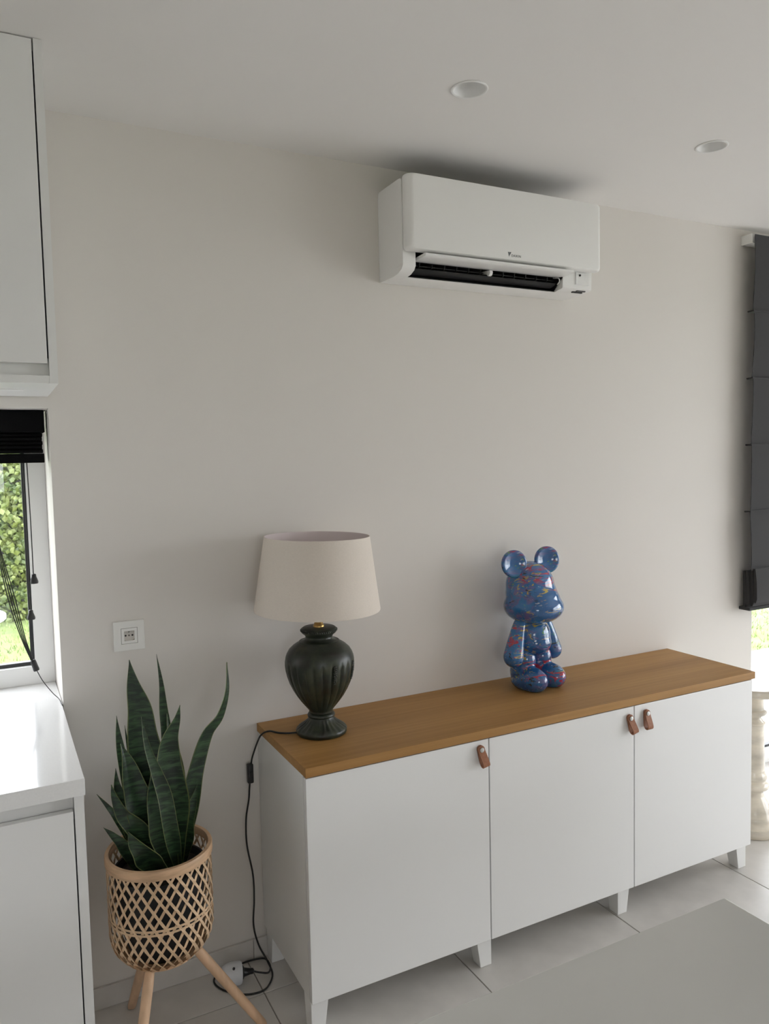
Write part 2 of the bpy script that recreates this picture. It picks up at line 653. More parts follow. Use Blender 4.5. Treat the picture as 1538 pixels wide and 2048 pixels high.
# ceiling with two round cut-outs for the downlights
DL = [(0.458, -0.577), (1.370, -0.580)]
RH = 0.0435
bm = bmesh.new()
oc = [bm.verts.new(p) for p in ((XL, YF, ZC), (XR, YF, ZC), (XR, 0, ZC), (XL, 0, ZC))]
ed = [bm.edges.new((oc[i], oc[(i + 1) % 4])) for i in range(4)]
for cx, cy in DL:
    ring = [bm.verts.new((cx + RH * math.cos(2 * PI * k / 40), cy + RH * math.sin(2 * PI * k / 40), ZC)) for k in range(40)]
    ed += [bm.edges.new((ring[k], ring[(k + 1) % 40])) for k in range(40)]
bmesh.ops.triangle_fill(bm, use_beauty=True, use_dissolve=False, edges=ed)
box(bm, XL - T, XR + T, YF - T, T + 0.04, ZC + 0.1, ZC + 0.25)
struct(mk('ceiling', bm, MCEIL, origin=(0, 0, ZC)))

# skirting of floor tile along the back wall, piece by piece
bm = bmesh.new()
box(bm, -0.56, 2.34, -0.004, -0.0003, 0.0, 0.063)
bb = struct(mk('baseboard_back', bm, MTILE, origin=(0, 0, 0)))
xx = -0.56
joints = [-0.036, 0.562, 1.16, 1.758, 2.34]
for xj in joints:
    mk('skirting_tile', bbox(xx + 0.001, xj - 0.001, -0.011, -0.0015, 0.0005, 0.065, 0.001, 1), MTILE, bb)
    xx = xj


def glazed(name, hole, y0, y1, axis, fw=0.055, mull=(), bead=True):
    """white window frame + black beads + panes in a wall opening. axis 'x': hole = x0,x1,z0,z1 ; 'y': wall along y"""
    a0, a1, z0, z1 = hole

    def bx_(bm, p0, p1, d0, d1, q0, q1):
        if axis == 'x':
            box(bm, p0, p1, d0, d1, q0, q1)
        else:
            box(bm, d0, d1, p0, p1, q0, q1)
    e = 0.0005
    bm = bmesh.new()
    ms = sorted(mull)
    bx_(bm, a0 + e, a0 + fw, y0, y1, z0 + e, z1 - e)
    bx_(bm, a1 - fw, a1 - e, y0, y1, z0 + e, z1 - e)
    bx_(bm, a0 + fw, a1 - fw, y0, y1, z0 + e, z0 + fw)
    bx_(bm, a0 + fw, a1 - fw, y0, y1, z1 - fw, z1 - e)
    for m_ in ms:
        bx_(bm, m_ - fw * 0.7, m_ + fw * 0.7, y0, y1, z0 + fw, z1 - fw)
    if name == 'window_1':
        box(bm, a0 + e, a1 - e, y0, y1, KW[2] + e, z0)
    fr = struct(mk(name, bm, MFRAME))
    cuts = [a0 + fw]
    for m_ in ms:
        cuts += [m_ - fw * 0.7, m_ + fw * 0.7]
    cuts += [a1 - fw]
    ym = (y0 + y1) / 2
    for k in range(0, len(cuts), 2):
        c0, c1 = cuts[k], cuts[k + 1]
        if bead:
            bm = bmesh.new()
            bw = 0.011
            for q in ((c0, c0 + bw, z0 + fw, z1 - fw), (c1 - bw, c1, z0 + fw, z1 - fw),
                      (c0 + bw, c1 - bw, z0 + fw, z0 + fw + bw), (c0 + bw, c1 - bw, z1 - fw - bw, z1 - fw)):
                bx_(bm, q[0], q[1], ym - 0.012, ym + 0.012, q[2], q[3])
            mk('glazing_bead', bm, MBLK, fr)
        bm = bmesh.new()
        bx_(bm, c0 + 0.002, c1 - 0.002, ym - 0.002, ym + 0.002, z0 + fw + 0.002, z1 - fw - 0.002)
        mk('pane', bm, MGLASS, fr)
    return fr


glazed('window_1', (KW[0], KW[1], 0.921, KW[3]), 0.27, 0.335, 'x', fw=0.056)
glazed('door_1', GD, 0.22, 0.29, 'x', fw=0.07, mull=((GD[0] + GD[1]) / 2,))
glazed('window_2', RW, XR + 0.16, XR + 0.22, 'y', fw=0.07, mull=((RW[0] + RW[1]) / 2,))
glazed('fill_window', FW, YF - 0.22, YF - 0.16, 'x', fw=0.07, mull=((FW[0] + FW[1]) / 2,))  # out of view, added to fill the left of the room with daylight

# ================================================================== SIDEBOARD
sb = thing('sideboard', 'long glossy white sideboard with oak top and leather loop pulls', 'sideboard', (0.9, -0.21, 0))
LZ, DH = 0.10, 0.64
ZT = LZ + DH
# carcass: sides, bottom, top and back panels
bm = bmesh.new()
for x0, x1 in ((0.004, 0.022), (0.584, 0.6005), (0.6015, 0.618), (1.778, 1.796)):
    box(bm, x0, x1, -0.3985, -0.003, LZ, ZT)
box(bm, 0.022, 0.584, -0.3985, -0.003, LZ, LZ + 0.018)
box(bm, 0.022, 0.584, -0.3985, -0.003, ZT - 0.018, ZT)
box(bm, 0.618, 1.778, -0.3985, -0.003, LZ, LZ + 0.018)
box(bm, 0.618, 1.778, -0.3985, -0.003, ZT - 0.018, ZT)
box(bm, 0.022, 0.584, -0.012, -0.004, LZ + 0.018, ZT - 0.018)
box(bm, 0.618, 1.778, -0.012, -0.004, LZ + 0.018, ZT - 0.018)
mk('carcass', bm, MSIDE, sb)
mk('worktop', bbox(0.002, 1.811, -0.424, -0.001, ZT + 0.0005, ZT + 0.027, 0.0012, 2), MOAK, sb)


def leather_pull(px, pz, tilt, door):
    """folded leather strap hanging from a steel stud, loop at the bottom; tilt in the plane of the door"""
    R = Matrix.Rotation(tilt, 4, 'Y')
    Lh, wd = 0.064, 0.023
    prof = []
    # side profile (y out of the door is negative), strap: up the back, over nothing, down the front with a loop bulge
    path = [(-0.004, 0.012), (-0.0045, 0.0), (-0.005, -0.02), (-0.006, -0.040), (-0.010, -0.050),
            (-0.017, -0.053), (-0.024, -0.049), (-0.0245, -0.040), (-0.018, -0.022), (-0.0115, -0.006), (-0.0095, 0.005), (-0.0092, 0.012)]
    P = catmull([(0, y, z) for y, z in path], 4)
    bm = bmesh.new()
    th = 0.0016
    rows = []
    for i, p in enumerate(P):
        t = (P[min(i + 1, len(P) - 1)] - P[max(i - 1, 0)]).normalized()
        n = Vector((0, -t.z, t.y))
        # rounded ends near the stud
        w_ = wd / 2
        if p.z > 0.001:
            w_ = math.sqrt(max(1e-6, (wd / 2) ** 2 - (p.z - 0.001) ** 2 * 1.0))
        rows.append([bm.verts.new(Vector((-w_, p.y, p.z)) + n * th), bm.verts.new(Vector((w_, p.y, p.z)) + n * th),
                     bm.verts.new(Vector((w_, p.y, p.z)) - n * th), bm.verts.new(Vector((-w_, p.y, p.z)) - n * th)])
    for A, B in zip(rows[:-1], rows[1:]):
        for k in range(4):
            bm.faces.new((A[k], A[(k + 1) % 4], B[(k + 1) % 4], B[k]))
    bm.faces.new(rows[0][::-1])
    bm.faces.new(rows[-1])
    bm.transform(Matrix.Translation((px, -0.4205, pz)) @ R)
    mk('leather_pull', bm, MLEATH, door, smooth=50)
    bm = bmesh.new()
    lathe(bm, [(0.004, -0.004), (0.004, 0.0122), (0.0072, 0.0124), (0.0078, 0.0138), (0.0072, 0.0152), (0.003, 0.0160)],
          (0, 0, 0), 20, axis='Y')
    bm.transform(Matrix.Translation((px, -0.4205, pz)))
    mk('stud', bm, MSTEEL, door, smooth=40)


for k, (x0, x1, hx, hz, tl) in enumerate(((0.003, 0.5985, 0.566, 0.712, -0.20), (0.6025, 1.1975, 1.173, 0.702, -0.22),
                                          (1.2015, 1.7985, 1.2505, 0.706, 0.0))):
    d = mk('door', bbox(x0, x1, -0.4205, -0.4015, LZ - 0.002, ZT - 0.003, 0.0012, 2), MWHITE, sb)
    leather_pull(hx, hz, tl, d)


def leg(x0, x1, y0, y1, taper):
    """square leg under the carcass, tapering on the given inner side (+1 right, -1 left) and towards the inside in y"""
    bm = bmesh.new()
    v = box(bm, x0, x1, y0, y1, 0.0008, LZ - 0.0005)
    for q in v[:4]:
        if taper > 0 and abs(q.co.x - x1) < 1e-6:
            q.co.x -= 0.014
        if taper < 0 and abs(q.co.x - x0) < 1e-6:
            q.co.x += 0.014
        if abs(q.co.y - (y1 if y0 < -0.2 else y0)) < 1e-6:
            q.co.y += -0.014 if y0 < -0.2 else 0.014
    bmesh.ops.bevel(bm, geom=list(bm.edges), offset=0.0015, segments=2, profile=0.5, affect='EDGES')
    mk('leg', bm, MLEG, sb)


for y0, y1 in ((-0.398, -0.343), (-0.070, -0.015)):
    leg(0.008, 0.063, y0, y1, 1)
    leg(0.560, 0.615, y0, y1, -1)
    leg(1.145, 1.200, y0, y1, 1)
    leg(1.745, 1.800, y0, y1, -1)

# ================================================================== TABLE LAMP
LX, LY, LB = 0.150, -0.182, ZT + 0.0275
lamp = thing('table_lamp', 'table lamp with fluted dark green urn base and cream linen shade', 'lamp', (LX, LY, LB))
# pedestal foot with radiating flutes


def foot_mod(r, z, a):
    if 0.012 < z < 0.046:
        return r * (1 + 0.035 * math.cos(24 * a) * math.sin((z - 0.012) / 0.034 * PI))
    return r


bm = bmesh.new()
lathe(bm, [(0.074, 0.0), (0.077, 0.003), (0.0775, 0.012), (0.074, 0.017), (0.064, 0.024), (0.053, 0.031), (0.044, 0.039),
           (0.039, 0.047), (0.038, 0.050), (0.041, 0.052), (0.042, 0.056), (0.040, 0.060), (0.036, 0.063)], (LX, LY, LB), 144, foot_mod)
mk('foot', bm, MBRONZE, lamp, smooth=60)


def vase_mod(r, z, a):
    lo, hi = 0.075, 0.222
    if lo < z < hi + 0.02:
        e = min(1, (z - lo) / 0.03)
        top = 1.0 if z < hi - 0.012 else max(0, 1 - (z - hi + 0.012) / 0.022)
        c = abs(math.cos(11 * a))
        groove = (1 - c) ** 2.2
        rib = c ** 6 * 0.25
        return r * (1 - 0.055 * groove * e * top + 0.02 * rib * e * top)
    return r


vp = [(0.035, 0.063), (0.037, 0.066), (0.035, 0.069), (0.040, 0.076), (0.050, 0.088), (0.061, 0.102), (0.0715, 0.117),
      (0.082, 0.135), (0.0925, 0.157), (0.099, 0.177), (0.1035, 0.197), (0.105, 0.212), (0.105, 0.224), (0.103, 0.236),
      (0.099, 0.247), (0.092, 0.259), (0.080, 0.270), (0.066, 0.279), (0.062, 0.2815), (0.060, 0.284), (0.058, 0.283), (0.047, 0.287), (0.042, 0.292),
      (0.041, 0.297), (0.044, 0.303), (0.050, 0.307), (0.0535, 0.311), (0.0545, 0.316), (0.0525, 0.322), (0.048, 0.325), (0.02, 0.326)]
# densify
vd = []
for (r0, z0), (r1, z1) in zip(vp[:-1], vp[1:]):
    n = max(1, int(abs(z1 - z0) / 0.004))
    vd += [(r0 + (r1 - r0) * t / n, z0 + (z1 - z0) * t / n) for t in range(n)]
vd.append(vp[-1])
bm = bmesh.new()
lathe(bm, vd, (LX, LY, LB), 216, vase_mod)
mk('urn', bm, MBRONZE, lamp, smooth=75)
# rope bead around the collar
bm = bmesh.new()
for k in range(52):
    a = 2 * PI * k / 52
    mtx = Matrix.Translation((LX + 0.0545 * math.cos(a), LY + 0.0545 * math.sin(a), LB + 0.3165)) @ \
        Matrix.Rotation(a, 4, 'Z') @ Matrix.Rotation(0.7, 4, 'X') @ Matrix.Diagonal((0.0024, 0.0024, 0.0046, 1))
    bmesh.ops.create_icosphere(bm, subdivisions=1, radius=1.0, matrix=mtx)
mk('rope_beading', bm, MBRONZE, lamp, smooth=80)
# leaf garlands between the flutes


def rad_at(z):
    for (r0, z0), (r1, z1) in zip(vp[:-1], vp[1:]):
        if z0 <= z <= z1:
            return r0 + (r1 - r0) * (z - z0) / max(1e-6, z1 - z0)
    return 0.1


for ga in [math.radians(q) for q in (-87, -42, 3, 48, 93, 138)]:
    bm = bmesh.new()
    for k in range(9):
        z = 0.222 - k * 0.0062
        for s in (-1, 1):
            a = ga + s * (0.020 + 0.006 * math.sin(k * 2.1))
            r = rad_at(z) * 0.998
            mtx = Matrix.Translation((LX + r * math.cos(a), LY + r * math.sin(a), LB + z)) @ Matrix.Rotation(a, 4, 'Z') @ \
                Matrix.Rotation(s * 0.6, 4, 'X') @ Matrix.Diagonal((0.0048, 0.0040, 0.0060 - 0.00025 * k, 1))
            bmesh.ops.create_icosphere(bm, subdivisions=1, radius=1.0, matrix=mtx)
    mk('leaf_garland', bm, MBRONZE, lamp, smooth=80)
bm = bmesh.new()
lathe(bm, [(0.0165, 0.3255), (0.0168, 0.330), (0.0145, 0.333), (0.0105, 0.345), (0.0080, 0.362), (0.006, 0.366), (0.006, 0.40), (0.012, 0.402),
           (0.012, 0.43), (0.008, 0.435)], (LX, LY, LB), 28)
mk('brass_stem', bm, MBRASS, lamp, smooth=50)
# shade: slightly tilted truncated cone with wall thickness, plus ring and bulb
SB, ST = 0.379, 0.601
tilt = Matrix.Translation((LX, LY, LB + 0.48)) @ Matrix.Rotation(0.022, 4, Vector((0.38, 0.925, 0))) @ Matrix.Translation((-LX, -LY, -LB - 0.48))
bm = bmesh.new()
prof = [(0.1885, SB), (0.190, SB - 0.0005), (0.1905, SB + 0.003)]
prof += [(0.1902 - (0.1902 - 0.159) * t, SB + 0.003 + (ST - SB - 0.006) * t) for t in (0.25, 0.5, 0.75, 1.0)]
prof += [(0.1585, ST), (0.157, ST)]
lathe(bm, prof, (LX, LY, LB), 96, cap0=False, cap1=False)
bm.transform(tilt)
sh = mk('lamp_shade', bm, MSHADE, lamp, smooth=50)
bm = bmesh.new()
lathe(bm, [(0.157, ST), (0.1565, ST - 0.004), (0.187, SB + 0.004), (0.1885, SB)], (LX, LY, LB), 96, cap0=False, cap1=False)
bm.transform(tilt)
mk('shade_lining', bm, MSHADEI, sh, smooth=50)
bm = bmesh.new()
for k in range(3):
    a = 0.6 + k * 2 * PI / 3
    tube(bm, [Vector((LX + 0.012 * math.cos(a), LY + 0.012 * math.sin(a), LB + 0.424)),
              Vector((LX + 0.176 * math.cos(a), LY + 0.176 * math.sin(a), LB + 0.436))], 0.0012, 6)
mk('shade_carrier', bm, MSTEEL, sh)
bm = bmesh.new()
lathe(bm, [(0.012, 0.432), (0.013, 0.445), (0.022, 0.462), (0.028, 0.480), (0.027, 0.495), (0.018, 0.510), (0.004, 0.516)], (LX, LY, LB), 24)
mk('bulb', bm, mat('frosted_bulb', (0.75, 0.74, 0.70), 0.25), lamp, smooth=60)
# power cord, inline switch and plug
TZ = LB + 0.0032
c1 = catmull([(LX - 0.070, LY + 0.018, TZ + 0.002), (0.055, -0.150, TZ), (0.030, -0.132, TZ), (0.008, -0.105, TZ + 0.001),
              (-0.006, -0.075, TZ - 0.016), (-0.011, -0.045, 0.722), (-0.0235, -0.028, 0.672), (-0.0275, -0.025, 0.648)], 6)
bm = bmesh.new()
tube(bm, c1, 0.0028, 8)
cordA = mk('power_cord', bm, MCORD, lamp, smooth=70)
c2 = catmull([(-0.034, -0.025, 0.590), (-0.036, -0.024, 0.565), (-0.039, -0.024, 0.534), (-0.050, -0.024, 0.472), (-0.050, -0.024, 0.39),
              (-0.034, -0.024, 0.288), (-0.033, -0.024, 0.205), (-0.038, -0.025, 0.125), (-0.024, -0.026, 0.055), (-0.004, -0.050, 0.008),
              (-0.010, -0.115, 0.0042), (-0.045, -0.163, 0.0035), (-0.085, -0.168, 0.0035), (-0.125, -0.150, 0.0035),
              (-0.165, -0.105, 0.0035), (-0.178, -0.055, 0.0035), (-0.150, -0.022, 0.004), (-0.100, -0.017, 0.004), (-0.045, -0.018, 0.006), (-0.008, -0.035, 0.009),
              (-0.005, -0.080, 0.010), (-0.022, -0.112, 0.014), (-0.048, -0.112, 0.023), (-0.066, -0.106, 0.029)], 7)
bm = bmesh.new()
tube(bm, c2, 0.0028, 8)
mk('power_cord', bm, MCORD, lamp, smooth=70)
bm = bbox(-0.0415, -0.0225, -0.034, -0.016, 0.588, 0.650, 0.004, 3)
sw = mk('inline_switch', bm, MBLK, lamp, smooth=40)
mk('switch_rocker', bbox(-0.0365, -0.0275, -0.0375, -0.0335, 0.610, 0.628, 0.0012, 2), MBLK, sw)
# adapter ball axis pointing to the cord (roughly +x)
pa = Vector((-0.128, -0.094, 0.0345))
ax = Vector((0.98, -0.18, -0.06)).normalized()
rotp = Vector((0, 0, 1)).rotation_difference(ax).to_matrix().to_4x4()
bm = bmesh.new()
lathe(bm, [(0.015, 0.016), (0.0195, 0.022), (0.0195, 0.030), (0.013, 0.034), (0.010, 0.046), (0.0085, 0.052), (0.0085, 0.060), (0.004, 0.064)], (0, 0, 0), 24)
bm.transform(Matrix.Translation(pa) @ rotp)
mk('plug', bm, MBLK, lamp, smooth=50)

ad = thing('plug_adapter', 'round white plug adapter lying on the floor behind the plant stand', 'adapter', (pa.x, pa.y, 0.0))
bm = bmesh.new()
lathe(bm, [(0.018, -0.034), (0.024, -0.032), (0.029, -0.022), (0.0325, -0.008), (0.0335, 0.006), (0.0325, 0.020), (0.0295, 0.026), (0.0265, 0.027),
           (0.0245, 0.024), (0.0235, 0.014), (0.020, 0.013)], (0, 0, 0), 40)
bm.transform(Matrix.Translation(pa) @ rotp)
mk('shell', bm, MPLUG, ad, smooth=50)
bm = bmesh.new()
bmesh.ops.create_cone(bm, cap_ends=True, segments=16, radius1=0.0042, radius2=0.0038, depth=0.003)
bm.transform(Matrix.Translation(pa + Vector((-0.002, -0.019, 0.0285))) @ Matrix.Rotation(0.6, 4, 'X'))
mk('button', bm, mat('dark_button', (0.05, 0.05, 0.06), 0.4), ad, smooth=40)

# ================================================================== BLUE BEAR FIGURINE
BZ = ZT + 0.0275
bear = thing('bear_figurine', 'glossy blue ceramic bear figurine with splattered paint, standing on the sideboard', 'figurine', (1.000, -0.128, BZ), math.radians(8))


def blob(name, ells, parent, voxel=0.004, smooth=10, flat=None):
    bm = bmesh.new()
    for e in ells:
        c, r = e[0], e[1]
        mtx = Matrix.Translation(c)
        if len(e) > 2:
            mtx = mtx @ e[2]
        mtx = mtx @ Matrix.Diagonal((*r, 1))
        bmesh.ops.create_uvsphere(bm, u_segments=32, v_segments=20, radius=1.0, matrix=mtx)
    me = bpy.data.meshes.new(name + '_rough')
    bm.to_mesh(me)
    bm.free()
    o = bpy.data.objects.new(name + '_rough', me)
    COL.objects.link(o)
    md = o.modifiers.new('r', 'REMESH')
    md.mode = 'VOXEL'
    md.voxel_size = voxel
    ms = o.modifiers.new('s', 'SMOOTH')
    ms.factor = 0.5
    ms.iterations = smooth
    dg = bpy.context.evaluated_depsgraph_get()
    nm = bpy.data.meshes.new_from_object(o.evaluated_get(dg))
    bpy.data.objects.remove(o)
    if flat is not None:
        for v in nm.vertices:
            if v.co.z < flat:
                v.co.z = flat
    nm.name = name
    nm.materials.clear()
    nm.shade_smooth()
    nm.materials.append(MBEAR)
    ob = bpy.data.objects.new(name, nm)
    COL.objects.link(ob)
    ob.parent = parent
    return ob


RX = lambda a: Matrix.Rotation(a, 4, 'X')
RY = lambda a: Matrix.Rotation(a, 4, 'Y')
head = blob('head', [((0, 0.002, 0.292), (0.110, 0.096, 0.066)), ((0, 0.012, 0.365), (0.090, 0.085, 0.086)),
                     ((0, 0.006, 0.335), (0.098, 0.088, 0.070)), ((0, -0.028, 0.288), (0.100, 0.084, 0.058)), ((0, -0.020, 0.320), (0.088, 0.078, 0.05))], bear, 0.005, 16)
for s in (-1, 1):
    bm = bmesh.new()
    lathe(bm, [(0.010, -0.020), (0.030, -0.018), (0.043, -0.010), (0.0495, 0.002), (0.0490, 0.009), (0.045, 0.013), (0.040, 0.0125),
               (0.030, 0.006), (0.015, 0.001), (0.004, 0.0)], (0, 0, 0), 48, axis='Y')
    ear = mk('ear', bm, MBEAR, head, local=True, smooth=70)
    ear.matrix_local = Matrix.Translation((s * 0.083, 0.010, 0.448)) @ Matrix.Rotation(-0.28 if s < 0 else -0.32, 4, 'Z') @ RX(-0.10)
blob('torso', [((0, 0.0, 0.185), (0.066, 0.062, 0.070)), ((0, 0.006, 0.225), (0.056, 0.050, 0.045)),
               ((0, -0.008, 0.160), (0.062, 0.060, 0.048))], bear, 0.004, 8)
for s in (-1, 1):
    arm = []
    for q in range(14):
        t = q / 13
        rr = 0.021 + 0.0135 * t ** 0.8
        arm.append(((s * (0.058 + 0.040 * t ** 0.85), 0.004 - 0.004 * t, 0.235 - 0.118 * t), (rr, rr * 1.12, rr * 1.05)))
    blob('arm', arm, bear, 0.004, 8)
    blob('leg', [((s * 0.040, 0.006, 0.100), (0.040, 0.046, 0.050)), ((s * 0.043, 0.008, 0.055), (0.045, 0.050, 0.060)),
                 ((s * 0.046, -0.038, 0.036), (0.047, 0.066, 0.046)), ((s * 0.045, -0.015, 0.025), (0.048, 0.070, 0.035))], bear, 0.004, 8, flat=0.0005)

# ================================================================== AIR CONDITIONER
AX0, AX1 = 0.476, 1.264
ac = thing('air_conditioner', 'white wall mounted air conditioner with open louvre just under the ceiling', 'air conditioner', (0.87, 0, 2.18))
full = [(-0.001, 2.182), (-0.003, 2.180), (-0.103, 2.180), (-0.132, 2.183), (-0.155, 2.192), (-0.165, 2.204), (-0.165, 2.460), (-0.158, 2.470), (-0.145, 2.472),
        (-0.012, 2.472), (-0.003, 2.468), (-0.001, 2.455)]
bm = bmesh.new()
prism(bm, full, AX0, 0.522)
rightp = [(-0.001, 2.182), (-0.003, 2.180), (-0.100, 2.180), (-0.148, 2.186), (-0.152, 2.190), (-0.155, 2.258), (-0.165, 2.262), (-0.165, 2.460), (-0.158, 2.470), (-0.145, 2.472),
          (-0.012, 2.472), (-0.003, 2.468), (-0.001, 2.455)]
prism(bm, rightp, 1.128, AX1 - 0.004)
mid = [(-0.001, 2.182), (-0.003, 2.180), (-0.103, 2.180), (-0.106, 2.1812), (-0.104, 2.1825), (-0.02, 2.205), (-0.02, 2.256), (-0.150, 2.256), (-0.165, 2.262), (-0.165, 2.460),
       (-0.158, 2.470), (-0.145, 2.472), (-0.012, 2.472), (-0.003, 2.468), (-0.001, 2.455)]
prism(bm, mid, 0.522, 1.128)
bmesh.ops.remove_doubles(bm, verts=bm.verts, dist=1e-5)
mk('body', bm, MAC, ac, smooth=40)
# seam plate on the left cheek
mk('side_cover', bbox(AX0 - 0.0015, AX0 + 0.004, -0.162, -0.120, 2.203, 2.462, 0.001, 2), MAC, ac)
# front panel: rounded rectangle with soft ends, lathe-like rings from the back to the front


def rrect(hw, hh, r, n=8):
    pts = []
    for cx, cz, a0 in ((hw - r, hh - r, 0), (-hw + r, hh - r, PI / 2), (-hw + r, -hh + r, PI), (hw - r, -hh + r, 1.5 * PI)):
        for k in range(n + 1):
            a = a0 + k / n * PI / 2
            pts.append((cx + r * math.cos(a), cz + r * math.sin(a)))
    return pts


PCX, PCZ, PHW, PHH = (0.4745 + 1.2665) / 2, (2.244 + 2.478) / 2, (1.2665 - 0.4745) / 2, (2.478 - 2.244) / 2
bm = bmesh.new()
rings = []
RIN, ZIN, YB, YFN = 0.024, 0.004, -0.172, -0.205
steps = [(0, 0, YB)] + [(RIN * (1 - math.cos(t)), ZIN * (1 - math.cos(t)), YB - 0.006 - (YB - 0.006 - YFN) * math.sin(t)) for t in [k * PI / 2 / 10 for k in range(11)]]
for ix, iz, y in steps:
    rings.append([bm.verts.new((PCX + px, y, PCZ + pz)) for px, pz in rrect(PHW - ix, PHH - iz, 0.013)])
n = len(rings[0])
for A, B in zip(rings[:-1], rings[1:]):
    for i in range(n):
        bm.faces.new((A[i], A[(i + 1) % n], B[(i + 1) % n], B[i]))
bm.faces.new(rings[0][::-1])
bm.faces.new(rings[-1])
fp = mk('front_panel', bm, MAC, ac, smooth=35)


def text_mesh(txt, size, ext=0.0003):
    cu = bpy.data.curves.new('lettering', 'FONT')
    cu.body = txt
    cu.size = size
    cu.extrude = ext
    cu.space_character = 1.08
    o = bpy.data.objects.new('lettering_rough', cu)
    COL.objects.link(o)
    dg = bpy.context.evaluated_depsgraph_get()
    me = bpy.data.meshes.new_from_object(o.evaluated_get(dg))
    bpy.data.objects.remove(o)
    return me


me = text_mesh('DAIKIN', 0.0112)
me.transform(Matrix.Translation((0.8655, YFN - 0.0002, 2.2565)) @ Matrix.Rotation(PI / 2, 4, 'X'))
mk('lettering', me, MINK, fp)
# brand mark: two triangles leaning together
bm = bmesh.new()


def plate(bm, pts, y0, y1):
    A = [bm.verts.new((x, y0, z)) for x, z in pts]
    B = [bm.verts.new((x, y1, z)) for x, z in pts]
    bm.faces.new(A)
    bm.faces.new(B[::-1])
    for i in range(len(pts)):
        j = (i + 1) % len(pts)
        bm.faces.new((A[i], B[i], B[j], A[j]))


lx, lz = 0.8535, 2.2555
plate(bm, [(lx - 0.0015, lz + 0.0155), (lx + 0.0035, lz + 0.0155), (lx + 0.0052, lz + 0.006), (lx + 0.0032, lz)], YFN - 0.0006, YFN + 0.0004)
plate(bm, [(lx + 0.0048, lz + 0.0155), (lx + 0.0118, lz + 0.0155), (lx + 0.0060, lz + 0.0055)], YFN - 0.0006, YFN + 0.0004)
mk('emblem', bm, MINK, fp)
# dark outlet cavity with vanes
bm = bmesh.new()
prism(bm, [(-0.1052, 2.1828), (-0.021, 2.2065), (-0.021, 2.2550), (-0.150, 2.2550), (-0.150, 2.2535), (-0.024, 2.2535), (-0.024, 2.2085), (-0.1052, 2.1842)], 0.5225, 1.1275)
for x in (0.5225, 1.1245):
    prism(bm, [(-0.1052, 2.1842), (-0.024, 2.2085), (-0.024, 2.2535), (-0.150, 2.2535), (-0.152, 2.222)], x, x + 0.003)
mk('outlet_cavity', bm, MDARK, ac)
for k in range(12):
    x = 0.560 + k * 0.0475
    bm = bmesh.new()
    prism(bm, [(-0.060, 2.204), (-0.120, 2.212), (-0.128, 2.240), (-0.060, 2.250)], x, x + 0.0016)
    mk('vane', bm, MVANE, ac)
for (y, z) in ((-0.124, 2.228), (-0.112, 2.218)):
    mk('vane_bar', bbox(0.528, 1.122, y - 0.0015, y + 0.0015, z - 0.0012, z + 0.0012, 0), MVANE, ac)
bm = bmesh.new()
prism(bm, [(-0.100, 2.1925), (-0.128, 2.1990), (-0.134, 2.2040), (-0.132, 2.2055), (-0.100, 2.1960)], 0.535, 1.112)
mk('lower_louvre', bm, MDARKB, ac, smooth=30)
# unseen dark grille on top, added to deepen the shade on the ceiling above
mk('unseen_intake_grille', bbox(AX0 + 0.02, AX1 - 0.02, -0.150, -0.015, 2.4715, 2.4740, 0.0005, 1), MDARKB, ac)
for k in range(9):
    y = -0.142 + k * 0.015
    mk('unseen_grille_slat', bbox(AX0 + 0.022, AX1 - 0.022, y - 0.0015, y + 0.0015, 2.4738, 2.4768, 0), MDARKB, ac)
# white upper louvre swung open
bm = bmesh.new()
prism(bm, [(-0.122, 2.2275), (-0.150, 2.2245), (-0.190, 2.2260), (-0.208, 2.2270), (-0.211, 2.2290), (-0.211, 2.2345), (-0.207, 2.2360), (-0.170, 2.2350), (-0.122, 2.2330)], 0.533, 1.130)
mk('upper_louvre', bm, MACG, ac, smooth=35)
bm = bmesh.new()
prism(bm, [(-0.100, 2.2250), (-0.150, 2.2200), (-0.152, 2.212), (-0.146, 2.2045), (-0.138, 2.2035), (-0.130, 2.210), (-0.100, 2.218)], 0.817, 0.828)
mk('louvre_bracket', bm, MAC, ac, smooth=30)
for x in (0.5285, 1.1185):
    bm = bmesh.new()
    tube(bm, catmull([(x, -0.112, 2.228), (x, -0.140, 2.222), (x, -0.146, 2.210), (x, -0.134, 2.201)], 5), 0.0022, 8)
    mk('louvre_arm', bm, MAC, ac, smooth=60)
# sensor funnel on the right-hand block
bm = bmesh.new()
o4 = [(1.185, 2.244), (1.243, 2.244), (1.243, 2.203), (1.185, 2.203)]
i4 = [(1.198, 2.240), (1.222, 2.240), (1.222, 2.222), (1.198, 2.222)]
A = [bm.verts.new((x, -0.1575, z)) for x, z in o4]
Bv = [bm.verts.new((x, -0.1555, z)) for x, z in i4]
for i in range(4):
    bm.faces.new((A[i], A[(i + 1) % 4], Bv[(i + 1) % 4], Bv[i]))
bm.faces.new(Bv)
Cc = [bm.verts.new((x, -0.150, z)) for x, z in o4]
for i in range(4):
    bm.faces.new((A[i], Cc[i], Cc[(i + 1) % 4], A[(i + 1) % 4]))
mk('sensor_funnel', bm, MACG, ac)
bm = bmesh.new()
bmesh.ops.create_uvsphere(bm, u_segments=16, v_segments=8, radius=0.0042)
bm.transform(Matrix.Translation((1.203, -0.157, 2.2355)))
mk('sensor', bm, MBLK, ac, smooth=60)
for z, x0, x1 in ((0, 1.190, 1.236), (1, 1.200, 1.240)):
    y = -0.128 - z * 0.012
    mk('vent_slot', bbox(x0, x1, y - 0.004, y + 0.004, 2.1795 if z == 0 else 2.1820, 2.1880, 0.0005, 1), MBLK, ac)

